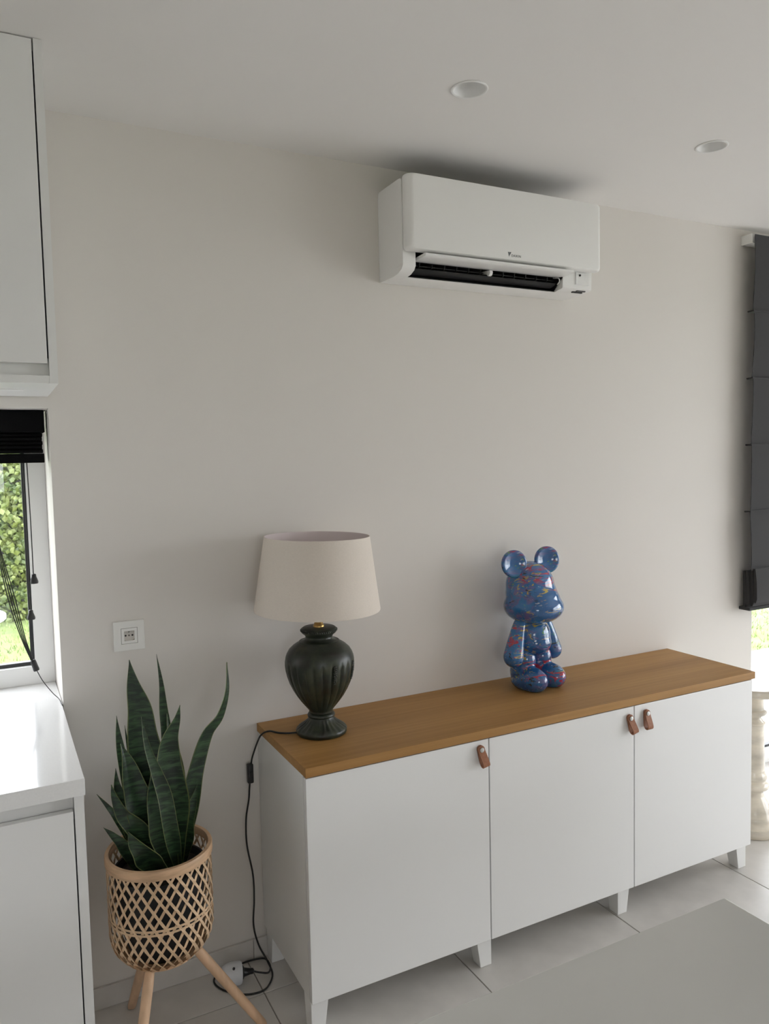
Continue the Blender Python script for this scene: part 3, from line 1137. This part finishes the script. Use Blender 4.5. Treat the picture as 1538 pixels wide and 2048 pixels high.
# ================================================================== DOWNLIGHTS
proto = None
for (cx, cy), lab in zip(DL, ('recessed white ceiling downlight in front of the air conditioner', 'recessed white ceiling downlight near the charcoal blind')):
    if proto is None:
        proto = thing('downlight', lab, 'ceiling light', (cx, cy, ZC), group='recessed ceiling downlights')
        bm = bmesh.new()
        lathe(bm, [(0.0425, 0.002), (0.0490, 0.0008), (0.0500, -0.0010), (0.0485, -0.0026), (0.0455, -0.0030), (0.0425, -0.0015)], (0, 0, 0), 64, cap0=False, cap1=False)
        mk('trim_ring', bm, MDLIGHT, proto, local=True, smooth=60)
        bm = bmesh.new()
        lathe(bm, [(0.0427, -0.0012), (0.0405, 0.004), (0.0340, 0.018), (0.0270, 0.034), (0.0255, 0.040), (0.0265, 0.042), (0.0430, 0.004)], (0, 0, 0), 64, cap0=False, cap1=False)
        mk('reflector', bm, MDLIGHT, proto, local=True, smooth=60)
        bm = bmesh.new()
        lathe(bm, [(0.0255, 0.039), (0.0255, 0.075)], (0, 0, 0), 40)
        mk('lamp_unit', bm, MLAMPG, proto, local=True, smooth=40)
    else:
        dup(proto, (cx, cy, ZC), label=lab)

# ================================================================== WALL SOCKET
so = thing('wall_socket', 'square white wall socket above the snake plant', 'socket', (-0.374, 0, 1.053))
SX, SZ = -0.374, 1.0965
bm = bmesh.new()
ro = [bm.verts.new((SX + a * 0.0435, -0.0003, SZ + b_ * 0.0435)) for a, b_ in ((-1, -1), (1, -1), (1, 1), (-1, 1))]
r1 = [bm.verts.new((SX + a * 0.0435, -0.0065, SZ + b_ * 0.0435)) for a, b_ in ((-1, -1), (1, -1), (1, 1), (-1, 1))]
r2 = [bm.verts.new((SX + a * 0.0425, -0.0078, SZ + b_ * 0.0425)) for a, b_ in ((-1, -1), (1, -1), (1, 1), (-1, 1))]
r3 = [bm.verts.new((SX + a * 0.0232, -0.0078, SZ + b_ * 0.0232)) for a, b_ in ((-1, -1), (1, -1), (1, 1), (-1, 1))]
r4 = [bm.verts.new((SX + a * 0.0232, -0.0020, SZ + b_ * 0.0232)) for a, b_ in ((-1, -1), (1, -1), (1, 1), (-1, 1))]
for A, Bv in ((ro, r1), (r1, r2), (r2, r3), (r3, r4)):
    for i in range(4):
        bm.faces.new((A[i], A[(i + 1) % 4], Bv[(i + 1) % 4], Bv[i]))
mk('cover_plate', bm, MSOCK, so)
# insert with a round well
bm = bmesh.new()
sq = rrect(0.0222, 0.0222, 0.001, 9)
nn = len(sq)
A0 = [bm.verts.new((SX + a, -0.0010, SZ + b_)) for a, b_ in sq]
A1 = [bm.verts.new((SX + a, -0.0082, SZ + b_)) for a, b_ in sq]
ang = [math.atan2(b_, a) for a, b_ in sq]
C1 = [bm.verts.new((SX + 0.0198 * math.cos(t), -0.0082, SZ + 0.0198 * math.sin(t))) for t in ang]
for P_, Q_ in ((A0, A1), (A1, C1)):
    for i in range(nn):
        bm.faces.new((P_[i], P_[(i + 1) % nn], Q_[(i + 1) % nn], Q_[i]))
ins = mk('socket_insert', bm, MSOCK, so)
bm = bmesh.new()
lathe(bm, [(0.0198, 0.0082), (0.0190, 0.0078), (0.0182, 0.0016), (0.001, 0.0014)], (SX, 0, SZ), 40, axis='Y', cap0=False)
well = mk('socket_well', bm, MSOCKI, so, smooth=40)
for dx, dz, r in ((-0.0095, 0.0, 0.0028), (0.0095, 0.0, 0.0028)):
    bm = bmesh.new()
    lathe(bm, [(r, 0.0010), (r, 0.0019)], (SX + dx, 0, SZ + dz), 16, axis='Y')
    mk('pin_hole', bm, MBLK, well)
bm = bmesh.new()
lathe(bm, [(0.0024, 0.0012), (0.0024, 0.0060), (0.0014, 0.0072)], (SX, 0, SZ + 0.0100), 16, axis='Y')
mk('earth_pin', bm, MSTEEL, well, smooth=40)
bm = bmesh.new()
lathe(bm, [(0.0026, 0.0012), (0.0026, 0.0021), (0.001, 0.0022)], (SX, 0, SZ), 16, axis='Y')
mk('centre_screw', bm, mat('dull_screw', (0.18, 0.16, 0.14), 0.5), well)

# ================================================================== PLANT STAND + SNAKE PLANT
PX, PY = -0.363, -0.281
ps = thing('basket_planter', 'woven bamboo basket planter on three splayed wooden legs', 'planter', (PX, PY, 0))


def bask_r(z):
    if z > 0.385:
        return 0.1335
    t = (0.385 - z) / 0.085
    return 0.1335 - 0.043 * t ** 2.6


# rim
bm = bmesh.new()
lathe(bm, [(0.1300, 0.559), (0.1372, 0.559), (0.1378, 0.563), (0.1378, 0.580), (0.1360, 0.5835), (0.1270, 0.5835), (0.1262, 0.581), (0.1262, 0.562)], (PX, PY, 0), 72, cap0=False, cap1=False)
# close ring
bm.verts.ensure_lookup_table()
n = 72
k0, k1 = 0, 7 * n
for i in range(n):
    j = (i + 1) % n
    bm.faces.new((bm.verts[k0 + j], bm.verts[k0 + i], bm.verts[k1 + i], bm.verts[k1 + j]))
mk('rim', bm, MBAMBR, ps, smooth=45)


def strip_mesh(direction, layer):
    """flat bamboo strip winding over the basket wall"""
    bm = bmesh.new()
    rows = []
    z0, z1 = 0.300, 0.566
    N = 22
    for k in range(N + 1):
        t = k / N
        z = z1 + (z0 - z1) * t
        a = direction * (z1 - z) / 0.1335 / 1.62
        wv = 0.0009 * math.sin(k * 2.4 + layer)
        r = bask_r(z) + layer * 0.0011 + wv
        hw = 0.0076
        # strip width direction lies in the surface, perpendicular to the run
        sl = math.atan2(1.62, direction)
        da, dz = math.sin(sl) * hw / r, -math.cos(sl) * hw
        row = []
        for s, rr in ((1, r), (-1, r), (-1, r - 0.0012), (1, r - 0.0012)):
            aa = a + s * da
            row.append(bm.verts.new((rr * math.cos(aa), rr * math.sin(aa), z + s * dz)))
        rows.append(row)
    for A, B in zip(rows[:-1], rows[1:]):
        for q in range(4):
            bm.faces.new((A[q], A[(q + 1) % 4], B[(q + 1) % 4], B[q]))
    bm.faces.new(rows[0][::-1])
    bm.faces.new(rows[-1])
    bmesh.ops.recalc_face_normals(bm, faces=bm.faces)
    me = bpy.data.meshes.new('bamboo_strip')
    bm.to_mesh(me)
    bm.free()
    me.materials.append(MBAMB)
    return me


NS = 30
for d_, ly in ((1, 1), (-1, -1)):
    me = strip_mesh(d_, ly)
    for k in range(NS):
        o = bpy.data.objects.new('bamboo_strip', me)
        COL.objects.link(o)
        o.parent = ps
        o.rotation_euler = (0, 0, 2 * PI * (k + random.uniform(-0.12, 0.12)) / NS)
bm = bmesh.new()
for zz in (0.418, 0.428):
    lathe(bm, [(bask_r(zz) - 0.0004, zz - 0.0028), (bask_r(zz) + 0.0006, zz - 0.0028), (bask_r(zz) + 0.0006, zz + 0.0028), (bask_r(zz) - 0.0004, zz + 0.0028)], (PX, PY, 0), 72, cap0=False, cap1=False)
mk('hoop', bm, MBAMB, ps)
bm = bmesh.new()
lathe(bm, [(0.080, 0.296), (0.092, 0.296), (0.0935, 0.301), (0.092, 0.307), (0.080, 0.307)], (PX, PY, 0), 60)
mk('base_hoop', bm, MBAMBR, ps, smooth=45)
for top, ft in (((-0.381, -0.203, 0.304), (-0.421, -0.045, 0.0008)), ((-0.292, -0.306, 0.304), (-0.100, -0.303, 0.0008)), ((-0.407, -0.340, 0.304), (-0.490, -0.470, 0.0008))):
    bm = bmesh.new()
    a, b_ = Vector(top), Vector(ft)
    P = [a + (b_ - a) * t for t in (0, 0.03, 0.15, 0.4, 0.7, 0.97, 1.0)]
    tube(bm, P, 0.013, 16, [0.008, 0.0125, 0.0135, 0.0135, 0.0130, 0.0122, 0.0100])
    bm.verts.ensure_lookup_table()
    zmin = min(v.co.z for v in bm.verts)
    for v in bm.verts:
        v.co.z = max(v.co.z, 0.0006)
    mk('leg', bm, MLEGW, ps, smooth=60)

pl = thing('snake_plant', 'dark green snake plant with tall pointed leaves in the bamboo basket', 'plant', (PX, PY, 0.3085))
bm = bmesh.new()
lathe(bm, [(0.078, 0.3085), (0.082, 0.311), (0.092, 0.34), (0.108, 0.40), (0.112, 0.45), (0.116, 0.525), (0.119, 0.527), (0.119, 0.534), (0.114, 0.534), (0.111, 0.515)], (PX, PY, 0), 48, cap1=False)
mk('nursery_pot', bm, MPOT, pl, smooth=40)
bm = bmesh.new()
lathe(bm, [(0.1115, 0.513), (0.09, 0.517), (0.06, 0.515), (0.03, 0.519), (0.005, 0.517)], (PX, PY, 0), 40,
      lambda r, z, a: r * (1 + (0.03 * math.sin(5 * a + r * 90) if r < 0.1 else 0)), cap0=False)
mk('soil', bm, MSOIL, pl, smooth=80)
LEAVES = [
 (0.089,0.55,[(-0.35, -0.235, 0.515), (-0.374, -0.259, 0.749), (-0.388, -0.256, 0.876), (-0.392, -0.256, 0.951), (-0.405, -0.253, 1.017), (-0.413, -0.252, 1.085)]),
 (0.084,0.45,[(-0.325, -0.285, 0.515), (-0.334, -0.332, 0.737), (-0.338, -0.331, 0.829), (-0.333, -0.332, 0.884), (-0.314, -0.335, 0.933), (-0.305, -0.337, 0.97)]),
 (0.039,0.35,[(-0.324, -0.225, 0.515), (-0.324, -0.247, 0.829), (-0.33, -0.246, 0.938), (-0.333, -0.246, 1.01), (-0.342, -0.244, 1.089)]),
 (0.050,0.35,[(-0.295, -0.240, 0.515), (-0.275, -0.286, 0.706), (-0.253, -0.29, 0.798), (-0.228, -0.294, 0.868), (-0.194, -0.3, 0.911), (-0.172, -0.304, 0.978), (-0.169, -0.304, 1.056)]),
 (0.040,0.40,[(-0.320, -0.310, 0.515), (-0.348, -0.366, 0.672), (-0.358, -0.365, 0.750), (-0.375, -0.36, 0.814), (-0.393, -0.350, 0.880), (-0.403, -0.340, 0.957)]),
 (0.047,0.40,[(-0.370, -0.240, 0.515), (-0.421, -0.271, 0.733), (-0.442, -0.267, 0.829), (-0.45, -0.266, 0.891), (-0.453, -0.266, 0.947)]),
 (0.079,0.50,[(-0.351, -0.270, 0.515), (-0.4, -0.305, 0.68), (-0.422, -0.301, 0.76), (-0.437, -0.299, 0.838), (-0.45, -0.296, 0.882)]),
 (0.025,0.40,[(-0.360, -0.225, 0.515), (-0.414, -0.242, 0.799), (-0.425, -0.24, 0.862), (-0.43, -0.239, 0.909)]),
 (0.052,0.40,[(-0.372, -0.255, 0.515), (-0.439, -0.278, 0.679), (-0.459, -0.275, 0.758), (-0.462, -0.274, 0.812)]),
 (0.029,0.40,[(-0.385, -0.225, 0.515), (-0.454, -0.255, 0.66), (-0.482, -0.25, 0.705), (-0.508, -0.246, 0.743)]),
 (0.064,0.40,[(-0.345, -0.285, 0.515), (-0.416, -0.323, 0.655), (-0.452, -0.316, 0.701), (-0.471, -0.313, 0.749), (-0.479, -0.312, 0.787)]),
 (0.034,0.45,[(-0.412, -0.262, 0.515), (-0.449, -0.286, 0.602), (-0.477, -0.282, 0.64), (-0.499, -0.278, 0.665)]),
 (0.064,0.45,[(-0.359, -0.315, 0.515), (-0.409, -0.349, 0.598), (-0.432, -0.345, 0.633), (-0.448, -0.342, 0.669)]),
 (0.064,0.45,[(-0.335, -0.310, 0.515), (-0.371, -0.351, 0.677), (-0.382, -0.349, 0.749), (-0.384, -0.348, 0.824)]),
 (0.046,0.40,[(-0.300, -0.265, 0.515), (-0.294, -0.313, 0.643), (-0.276, -0.316, 0.699), (-0.264, -0.318, 0.743)]),
 (0.058,0.45,[(-0.318, -0.250, 0.515), (-0.315, -0.289, 0.732), (-0.32, -0.288, 0.842), (-0.329, -0.287, 0.937)]),
]
FACE = Vector((-0.167, -0.986, 0.0))      # leaf blades mostly face the room
for li, (wd, pk, pts) in enumerate(LEAVES):
    P = catmull(pts, 7)
    N = len(P) - 1
    lens = [0]
    for a, b_ in zip(P[:-1], P[1:]):
        lens.append(lens[-1] + (b_ - a).length)
    tot = lens[-1]
    bm = bmesh.new()
    rows = []
    tw0 = random.uniform(-0.3, 0.3)
    tw1 = random.uniform(-0.5, 0.5)
    if li == 3:
        tw0, tw1 = -0.2, 0.9
    th = 0.0013
    for i, p in enumerate(P):
        s = lens[i] / tot
        t = (P[min(i + 1, N)] - P[max(i - 1, 0)]).normalized()
        f = Matrix.Rotation(tw0 + (tw1 - tw0) * s, 3, t) @ FACE
        side = t.cross(f).normalized()
        f = side.cross(t).normalized()
        if s < pk:
            h = 0.42 + 0.58 * math.sin(s / pk * PI / 2)
        else:
            q = (s - pk) / (1 - pk)
            h = max(0.02, (1 - q ** 1.7)) * (1 - 0.12 * q)
        h *= wd / 2 * (1 + 0.05 * math.sin(s * 17 + li))
        cup = 0.30
        row = []
        us = (-1, -0.93, -0.5, 0, 0.5, 0.93, 1)
        for u in us:
            row.append(bm.verts.new(p + side * (u * h) + f * (cup * h * (u * u - 0.4) + th)))
        for u in us[::-1]:
            row.append(bm.verts.new(p + side * (u * h) + f * (cup * h * (u * u - 0.4) - th)))
        rows.append(row)
    nn = 14
    for A, B in zip(rows[:-1], rows[1:]):
        for q in range(nn):
            fc = bm.faces.new((A[q], A[(q + 1) % nn], B[(q + 1) % nn], B[q]))
            fc.material_index = 1 if q in (0, 5, 6, 7, 12, 13) else 0
    bm.faces.new(rows[0][::-1])
    bm.faces.new(rows[-1])
    mk('leaf', bm, [MSNAKE, MEDGE], pl, smooth=60)

# ================================================================== KITCHEN LEFT
# wall cabinets (two units) up to the ceiling
CB, CF = 1.786, -0.371


def wall_cab(x0, x1, label, lab_group, endpanel):
    c = thing('wall_cabinet', label, 'cabinet', ((x0 + x1) / 2, -0.18, CB))
    bm = bmesh.new()
    if endpanel:
        box(bm, x1 - 0.018, x1, CF, -0.001, CB, ZC - 0.001)
    box(bm, x0 + 0.001, x0 + 0.017, CF + 0.02, -0.001, CB, ZC - 0.001)
    xe = x1 - 0.018 if endpanel else x1 - 0.001
    box(bm, x0 + 0.017, xe, CF + 0.001, -0.001, CB, CB + 0.018)
    box(bm, x0 + 0.017, xe, CF + 0.02, -0.001, ZC - 0.02, ZC - 0.001)
    box(bm, x0 + 0.017, xe, -0.012, -0.001, CB + 0.018, ZC - 0.02)
    mk('carcass', bm, MWHITEM, c)
    mk('door', bbox(x0 + 0.002, xe - 0.0035, CF, CF + 0.018, CB + 0.046, ZC - 0.003, 0.001, 2), MWHITE, c)
    mk('grip_rail', bbox(x0 + 0.017, xe, CF + 0.020, CF + 0.032, CB + 0.018, CB + 0.060, 0), MWHITEM, c)
    ls = mk('light_strip', bbox(x0 + 0.03, xe - 0.05, -0.215, -0.185, CB - 0.0022, CB, 0.0005, 1), mat('diffuser_strip', (0.85, 0.85, 0.84), 0.4), c)
    return c


wall_cab(-1.160, -0.560, 'white glossy wall cabinet beside the plain wall, reaching the ceiling', None, True)
wall_cab(-1.762, -1.162, 'white glossy wall cabinet further left in the row above the window', None, False)

# base cabinets and worktop
def base_cab(x0, x1, label, endpanel):
    c = thing('base_cabinet', label, 'cabinet', ((x0 + x1) / 2, -0.28, 0))
    bm = bmesh.new()
    xe = x1 - 0.020 if endpanel else x1 - 0.001
    if endpanel:
        box(bm, x1 - 0.020, x1, -0.5605, -0.012, 0.001, 0.8825)
    else:
        box(bm, xe - 0.016, xe, -0.54, -0.012, 0.10, 0.8825)
    box(bm, x0 + 0.001, x0 + 0.017, -0.54, -0.012, 0.10, 0.8825)
    box(bm, x0 + 0.017, xe, -0.54, -0.012, 0.10, 0.116)
    box(bm, x0 + 0.017, xe, -0.022, -0.012, 0.116, 0.8825)
    mk('carcass', bm, MWHITEM, c)
    mk('door', bbox(x0 + 0.002, xe - 0.003, -0.560, -0.541, 0.105, 0.843, 0.001, 2), MWHITE, c)
    mk('grip_rail', bbox(x0 + 0.017, xe - 0.0005, -0.535, -0.523, 0.815, 0.8820, 0), MWHITEM, c)
    mk('plinth', bbox(x0 + 0.001, xe - 0.0005, -0.50, -0.485, 0.001, 0.0995, 0), MWHITEM, c)


base_cab(-1.165, -0.566, 'white handleless kitchen base cabinet with end panel beside the plant', True)
base_cab(-1.766, -1.167, 'white handleless kitchen base cabinet further left under the worktop', False)
bm = bmesh.new()
pts = [(-1.775, -0.583), (-0.5645, -0.583), (-0.5645, -0.0005), (-0.5612, -0.0005), (-0.5612, 0.2695), (-1.775, 0.2695)]
A = [bm.verts.new((x, y, 0.8835)) for x, y in pts]
B = [bm.verts.new((x, y, 0.9205)) for x, y in pts]
bm.faces.new(A[::-1])
bm.faces.new(B)
for i in range(len(pts)):
    j = (i + 1) % len(pts)
    bm.faces.new((A[i], A[j], B[j], B[i]))
bmesh.ops.bevel(bm, geom=[e for e in bm.edges], offset=0.0012, segments=2, profile=0.5, affect='EDGES')
tag(mk('kitchen_worktop', bm, MCTR), 'glossy white kitchen worktop running into the window recess', 'worktop')

# black blind in the kitchen window
kb = thing('window_blind', 'black pleated blind raised to the top of the kitchen window', 'blind', (-1.17, 0.1, 1.60))
mk('head_box', bbox(-1.765, -0.5675, 0.072, 0.140, 1.692, 1.7535, 0.0015, 2), MBLKF, kb)
zz = 1.6905
for k in range(5):
    hh = 0.0115
    bm = bmesh.new()
    prism(bm, [(0.088, zz), (0.078 - 0.002 * (k % 2), zz - hh * 0.3), (0.077, zz - hh * 0.75), (0.087, zz - hh + 0.0004), (0.127, zz - hh + 0.0004), (0.134, zz - hh * 0.6), (0.130, zz)],
          -1.762, -0.574 - 0.0015 * (k % 2))
    mk('pleat', bm, MBLKF, kb)
    zz -= hh
mk('bottom_bar', bbox(-1.763, -0.571, 0.082, 0.128, 1.606, zz - 0.0008, 0.001, 2), MBLKF, kb)


def cord(pts, r=0.0016, n=6):
    bm = bmesh.new()
    tube(bm, catmull(pts, n), r, 6)
    return mk('cord', bm, MCORD, kb, smooth=70)


def tassel(x, y, z, r0=0.006, r1=0.0115, h=0.028, tilt=None):
    bm = bmesh.new()
    lathe(bm, [(r0 * 0.7, 0), (r0, -0.002), (r0 * 1.1, -0.008), (r1 * 0.93, -h * 0.7), (r1, -h * 0.85), (r1 * 0.92, -h), (r1 * 0.4, -h - 0.001)], (0, 0, 0), 20)
    if tilt is not None:
        bm.transform(tilt)
    bm.transform(Matrix.Translation((x, y, z)))
    return mk('tassel', bm, MBLK, kb, smooth=50)


cord([(-0.617, 0.105, 1.612), (-0.615, 0.105, 1.45), (-0.615, 0.105, 1.284)])
tassel(-0.614, 0.105, 1.286)
cord([(-0.627, 0.105, 1.612), (-0.6265, 0.105, 1.40), (-0.627, 0.105, 1.180)])
tassel(-0.627, 0.105, 1.182)
for k in range(4):
    o_ = (k - 1.5)
    cord([(-0.722 + 0.004 * o_, 0.095, 1.612), (-0.712 + 0.002 * o_, 0.095, 1.45), (-0.700 + 0.003 * o_, 0.095, 1.36), (-0.675 + 0.006 * o_, 0.094, 1.22),
          (-0.652 + 0.0035 * o_, 0.094, 1.11), (-0.630 + 0.0015 * o_, 0.095, 1.034)])
tassel(-0.6295, 0.095, 1.038, 0.0072, 0.0088, 0.034, Matrix.Rotation(-0.28, 4, 'Y'))
cord([(-0.6195, 0.095, 1.004), (-0.605, 0.090, 0.972), (-0.582, 0.075, 0.938), (-0.567, 0.055, 0.9232), (-0.5640, 0.0, 0.9222), (-0.5618, -0.010, 0.915), (-0.5605, -0.016, 0.885), (-0.5600, -0.02, 0.80), (-0.5600, -0.02, 0.66)], 0.0012)

# charcoal roman blind over the garden door
rb = thing('roman_blind', 'charcoal fabric roman blind lowered over the garden door at the far right', 'blind', (3.36, -0.04, 0.88))
BX0, BX1 = 2.254, 4.53
mk('head_rail', bbox(BX0 - 0.004, BX1 - 0.01, -0.056, -0.001, 2.488, 2.528, 0.001, 2), mat('white_rail', (0.80, 0.80, 0.78), 0.4), rb)
zb = [2.522, 2.200, 1.912, 1.624, 1.332, 1.068]
for k in range(5):
    z1, z0 = zb[k], zb[k + 1]
    bm = bmesh.new()
    N = 10
    xa = BX0 + 0.001 - k * 0.003
    rows = []
    for i in range(N + 1):
        t = i / N
        z = z1 + (z0 - z1) * t
        y = -0.0665 - 0.006 * math.sin(t * PI) * (1 if k else 0.3) + 0.005 * t * (1 if k < 4 else 0)
        xo = xa + 0.003 * math.sin(t * PI * 1.3 + k) + (0.012 * max(0, t - 0.5) if k == 4 else 0)
        rows.append([bm.verts.new((xo, y - 0.001, z)), bm.verts.new((BX1, y - 0.001, z)), bm.verts.new((BX1, y + 0.001, z)), bm.verts.new((xo, y + 0.001, z))])
    for A, B in zip(rows[:-1], rows[1:]):
        for q in range(4):
            bm.faces.new((A[q], A[(q + 1) % 4], B[(q + 1) % 4], B[q]))
    bm.faces.new(rows[0][::-1])
    bm.faces.new(rows[-1])
    mk('fabric_panel', bm, MGRYF, rb, smooth=40)
    if k < 4:
        bm = bmesh.new()
        prism(bm, [(-0.0690, z0 + 0.003), (-0.0690, z0 - 0.003), (-0.040, z0 - 0.006), (-0.036, z0), (-0.040, z0 + 0.002)], xa - 0.006, BX1 + 0.004)
        mk('batten_pocket', bm, MGRYF, rb)
# gathered folds at the bottom
for k in range(4):
    y = -0.076 + k * 0.0155
    zt = 1.076 - 0.004 * k
    zl = 0.912 - 0.004 * k + (0.012 if k == 0 else 0)
    bm = bmesh.new()
    prism(bm, [(y, zt), (y - 0.008, (zt + zl) / 2 + 0.02), (y - 0.010, zl + 0.018), (y - 0.004, zl), (y + 0.006, zl + 0.004), (y + 0.006, (zt + zl) / 2), (y + 0.009, zt)],
          BX0 + 0.000 + 0.004 * (3 - k) + 0.003 * math.sin(k * 2.2), BX1)
    mk('bottom_fold', bm, MGRYF, rb, smooth=50)
mk('bottom_batten', bbox(BX0 - 0.002, BX1, -0.060, -0.004, 0.888, 0.902, 0.002, 2), MGRYF, rb)

# onyx pedestal beside the sideboard
QX, QY = 2.082, -0.206
pd = thing('pedestal', 'turned cream onyx pedestal column standing beside the sideboard', 'pedestal', (QX, QY, 0))
bm = bmesh.new()
lathe(bm, [(0.108, 0.0008), (0.112, 0.006), (0.112, 0.030), (0.108, 0.036)], (QX, QY, 0), 64)
mk('base', bm, MONYX, pd, smooth=40)
bm = bmesh.new()
lathe(bm, [(0.100, 0.036), (0.094, 0.046), (0.090, 0.056), (0.092, 0.062), (0.086, 0.072), (0.078, 0.100), (0.064, 0.130), (0.052, 0.150), (0.046, 0.166), (0.050, 0.176),
           (0.066, 0.186), (0.069, 0.196), (0.066, 0.207), (0.056, 0.213), (0.055, 0.220), (0.060, 0.228), (0.061, 0.236), (0.056, 0.246), (0.053, 0.256), (0.0515, 0.262)], (QX, QY, 0), 64)
mk('turned_foot', bm, MONYX, pd, smooth=50)
bm = bmesh.new()
lathe(bm, [(0.0515, 0.262), (0.050, 0.30), (0.048, 0.40), (0.0465, 0.455)], (QX, QY, 0), 64)
mk('shaft', bm, MONYX, pd, smooth=50)
bm = bmesh.new()
lathe(bm, [(0.0465, 0.455), (0.052, 0.460), (0.052, 0.466), (0.042, 0.474), (0.035, 0.484), (0.038, 0.492), (0.054, 0.500), (0.058, 0.508), (0.056, 0.516), (0.046, 0.520),
           (0.044, 0.530), (0.0445, 0.590)], (QX, QY, 0), 64)
mk('capital', bm, MONYX, pd, smooth=50)
bm = bmesh.new()
lathe(bm, [(0.070, 0.590), (0.116, 0.592), (0.122, 0.598), (0.122, 0.622), (0.119, 0.626), (0.05, 0.6265)], (QX, QY, 0), 64)
mk('top', bm, MONYX, pd, smooth=40)

# ================================================================== FOREGROUND TABLE
tb = thing('dining_table', 'grey green lacquered table top in the foreground at the lower right', 'table', (-0.33, -1.84, 0))
mk('table_top', bbox(-1.15, 0.483, -2.30, -1.361, 0.728, 0.750, 0.0015, 2), MTABLE, tb)
for x in (-1.08, 0.355):
    for y in (-2.23, -1.490):
        mk('leg', bbox(x, x + 0.06, y, y + 0.06, 0.0008, 0.7275, 0.002, 2), MTABLE, tb)

# ================================================================== OUTDOORS
bm = bmesh.new()
box(bm, -12, 24, T + 0.041, 2.0, -0.22, -0.10)
box(bm, XR + T + 0.001, 24, -14, T + 0.041, -0.22, -0.10)
box(bm, -12, XR + T + 0.001, -14, YF - T - 0.001, -0.22, -0.10)
struct(mk('terrace', bm, MTERR, origin=(0, 1, -0.22)))
bm = bmesh.new()
box(bm, -60, 60, 2.001, 80, -0.30, -0.115)
box(bm, 24.001, 60, -60, 2.001, -0.30, -0.115)
box(bm, -60, 24.001, -60, -14.001, -0.30, -0.115)
lawn = struct(mk('lawn', bm, MGRASS, origin=(0, 4, -0.3)))
# grass blades
NB = 26000
bx_ = rng.uniform(-3.5, 9.0, NB)
by_ = rng.uniform(2.02, 7.0, NB)
hgt = rng.uniform(0.025, 0.06, NB)
ang = rng.uniform(0, 2 * PI, NB)
wd_ = rng.uniform(0.004, 0.008, NB)
V = np.zeros((NB, 3, 3))
V[:, 0] = np.stack([bx_ - wd_ * np.cos(ang), by_ - wd_ * np.sin(ang), np.full(NB, -0.116)], 1)
V[:, 1] = np.stack([bx_ + wd_ * np.cos(ang), by_ + wd_ * np.sin(ang), np.full(NB, -0.116)], 1)
V[:, 2] = np.stack([bx_ + rng.normal(0, 0.015, NB), by_ + rng.normal(0, 0.015, NB), -0.116 + hgt], 1)
me = bpy.data.meshes.new('grass_blades')
me.from_pydata(V.reshape(-1, 3).tolist(), [], np.arange(NB * 3).reshape(-1, 3).tolist())
o = mk('grass_blades', me, MBLADE, lawn)
o['kind'] = 'stuff'
# ivy hedge on a grey garden wall
hd = thing('ivy_hedge', 'ivy covered garden wall across the lawn seen through the kitchen window', 'hedge', (2, 7.3, -0.115))
mk('garden_wall', bbox(-8, 12, 7.30, 7.50, -0.115, 1.75, 0), MGWALL, hd)
NL = 24000
lx_ = np.concatenate([rng.uniform(-3, 1.5, 13000), rng.uniform(-8, 12, NL - 13000)])
lz_ = rng.uniform(-0.10, 1.85, NL)
ly_ = 7.27 - rng.gamma(2.0, 0.05, NL)
s_ = rng.uniform(0.018, 0.040, NL)
LV, LF = [], []
for i in range(NL):
    a, t_, r_ = rng.uniform(0, 2 * PI), rng.uniform(-0.9, 0.5), rng.uniform(-0.8, 0.8)
    ux = Vector((math.cos(a) * math.cos(r_), math.sin(r_) * 0.7, math.sin(a)))
    uz = Vector((-math.sin(a), math.sin(t_) * 0.7, math.cos(a)))
    c = Vector((lx_[i], ly_[i], lz_[i]))
    s = float(s_[i])
    b0 = len(LV)
    n_ = ux.cross(uz).normalized() * s * 0.25
    LV += [tuple(c - uz * s), tuple(c + ux * s * 0.9 - n_), tuple(c + uz * s * 1.1), tuple(c - ux * s * 0.9 - n_)]
    LF += [(b0, b0 + 1, b0 + 2), (b0, b0 + 2, b0 + 3)]
me = bpy.data.meshes.new('ivy_leaves')
me.from_pydata(LV, [], LF)
o = mk('ivy_leaves', me, MIVY, hd)
o['kind'] = 'stuff'
# round white garden table
gt = thing('garden_table', 'round white garden table on the terrace seen through the kitchen window', 'table', (-1.07, 1.45, -0.10))
gx, gy = -1.065, 2.62
gt.location = (gx, gy, -0.10)
bm = bmesh.new()
lathe(bm, [(0.39, 0.725), (0.40, 0.730), (0.40, 0.748), (0.392, 0.752), (0.05, 0.753)], (gx, gy, 0), 64)
mk('table_top', bm, MFRAME, gt, smooth=40)
bm = bmesh.new()
lathe(bm, [(0.03, -0.06), (0.03, 0.70), (0.10, 0.7245)], (gx, gy, 0), 24)
mk('pillar', bm, MFRAME, gt, smooth=40)
bm = bmesh.new()
lathe(bm, [(0.24, -0.0985), (0.24, -0.085), (0.05, -0.06)], (gx, gy, 0), 40)
mk('foot_plate', bm, MFRAME, gt, smooth=40)
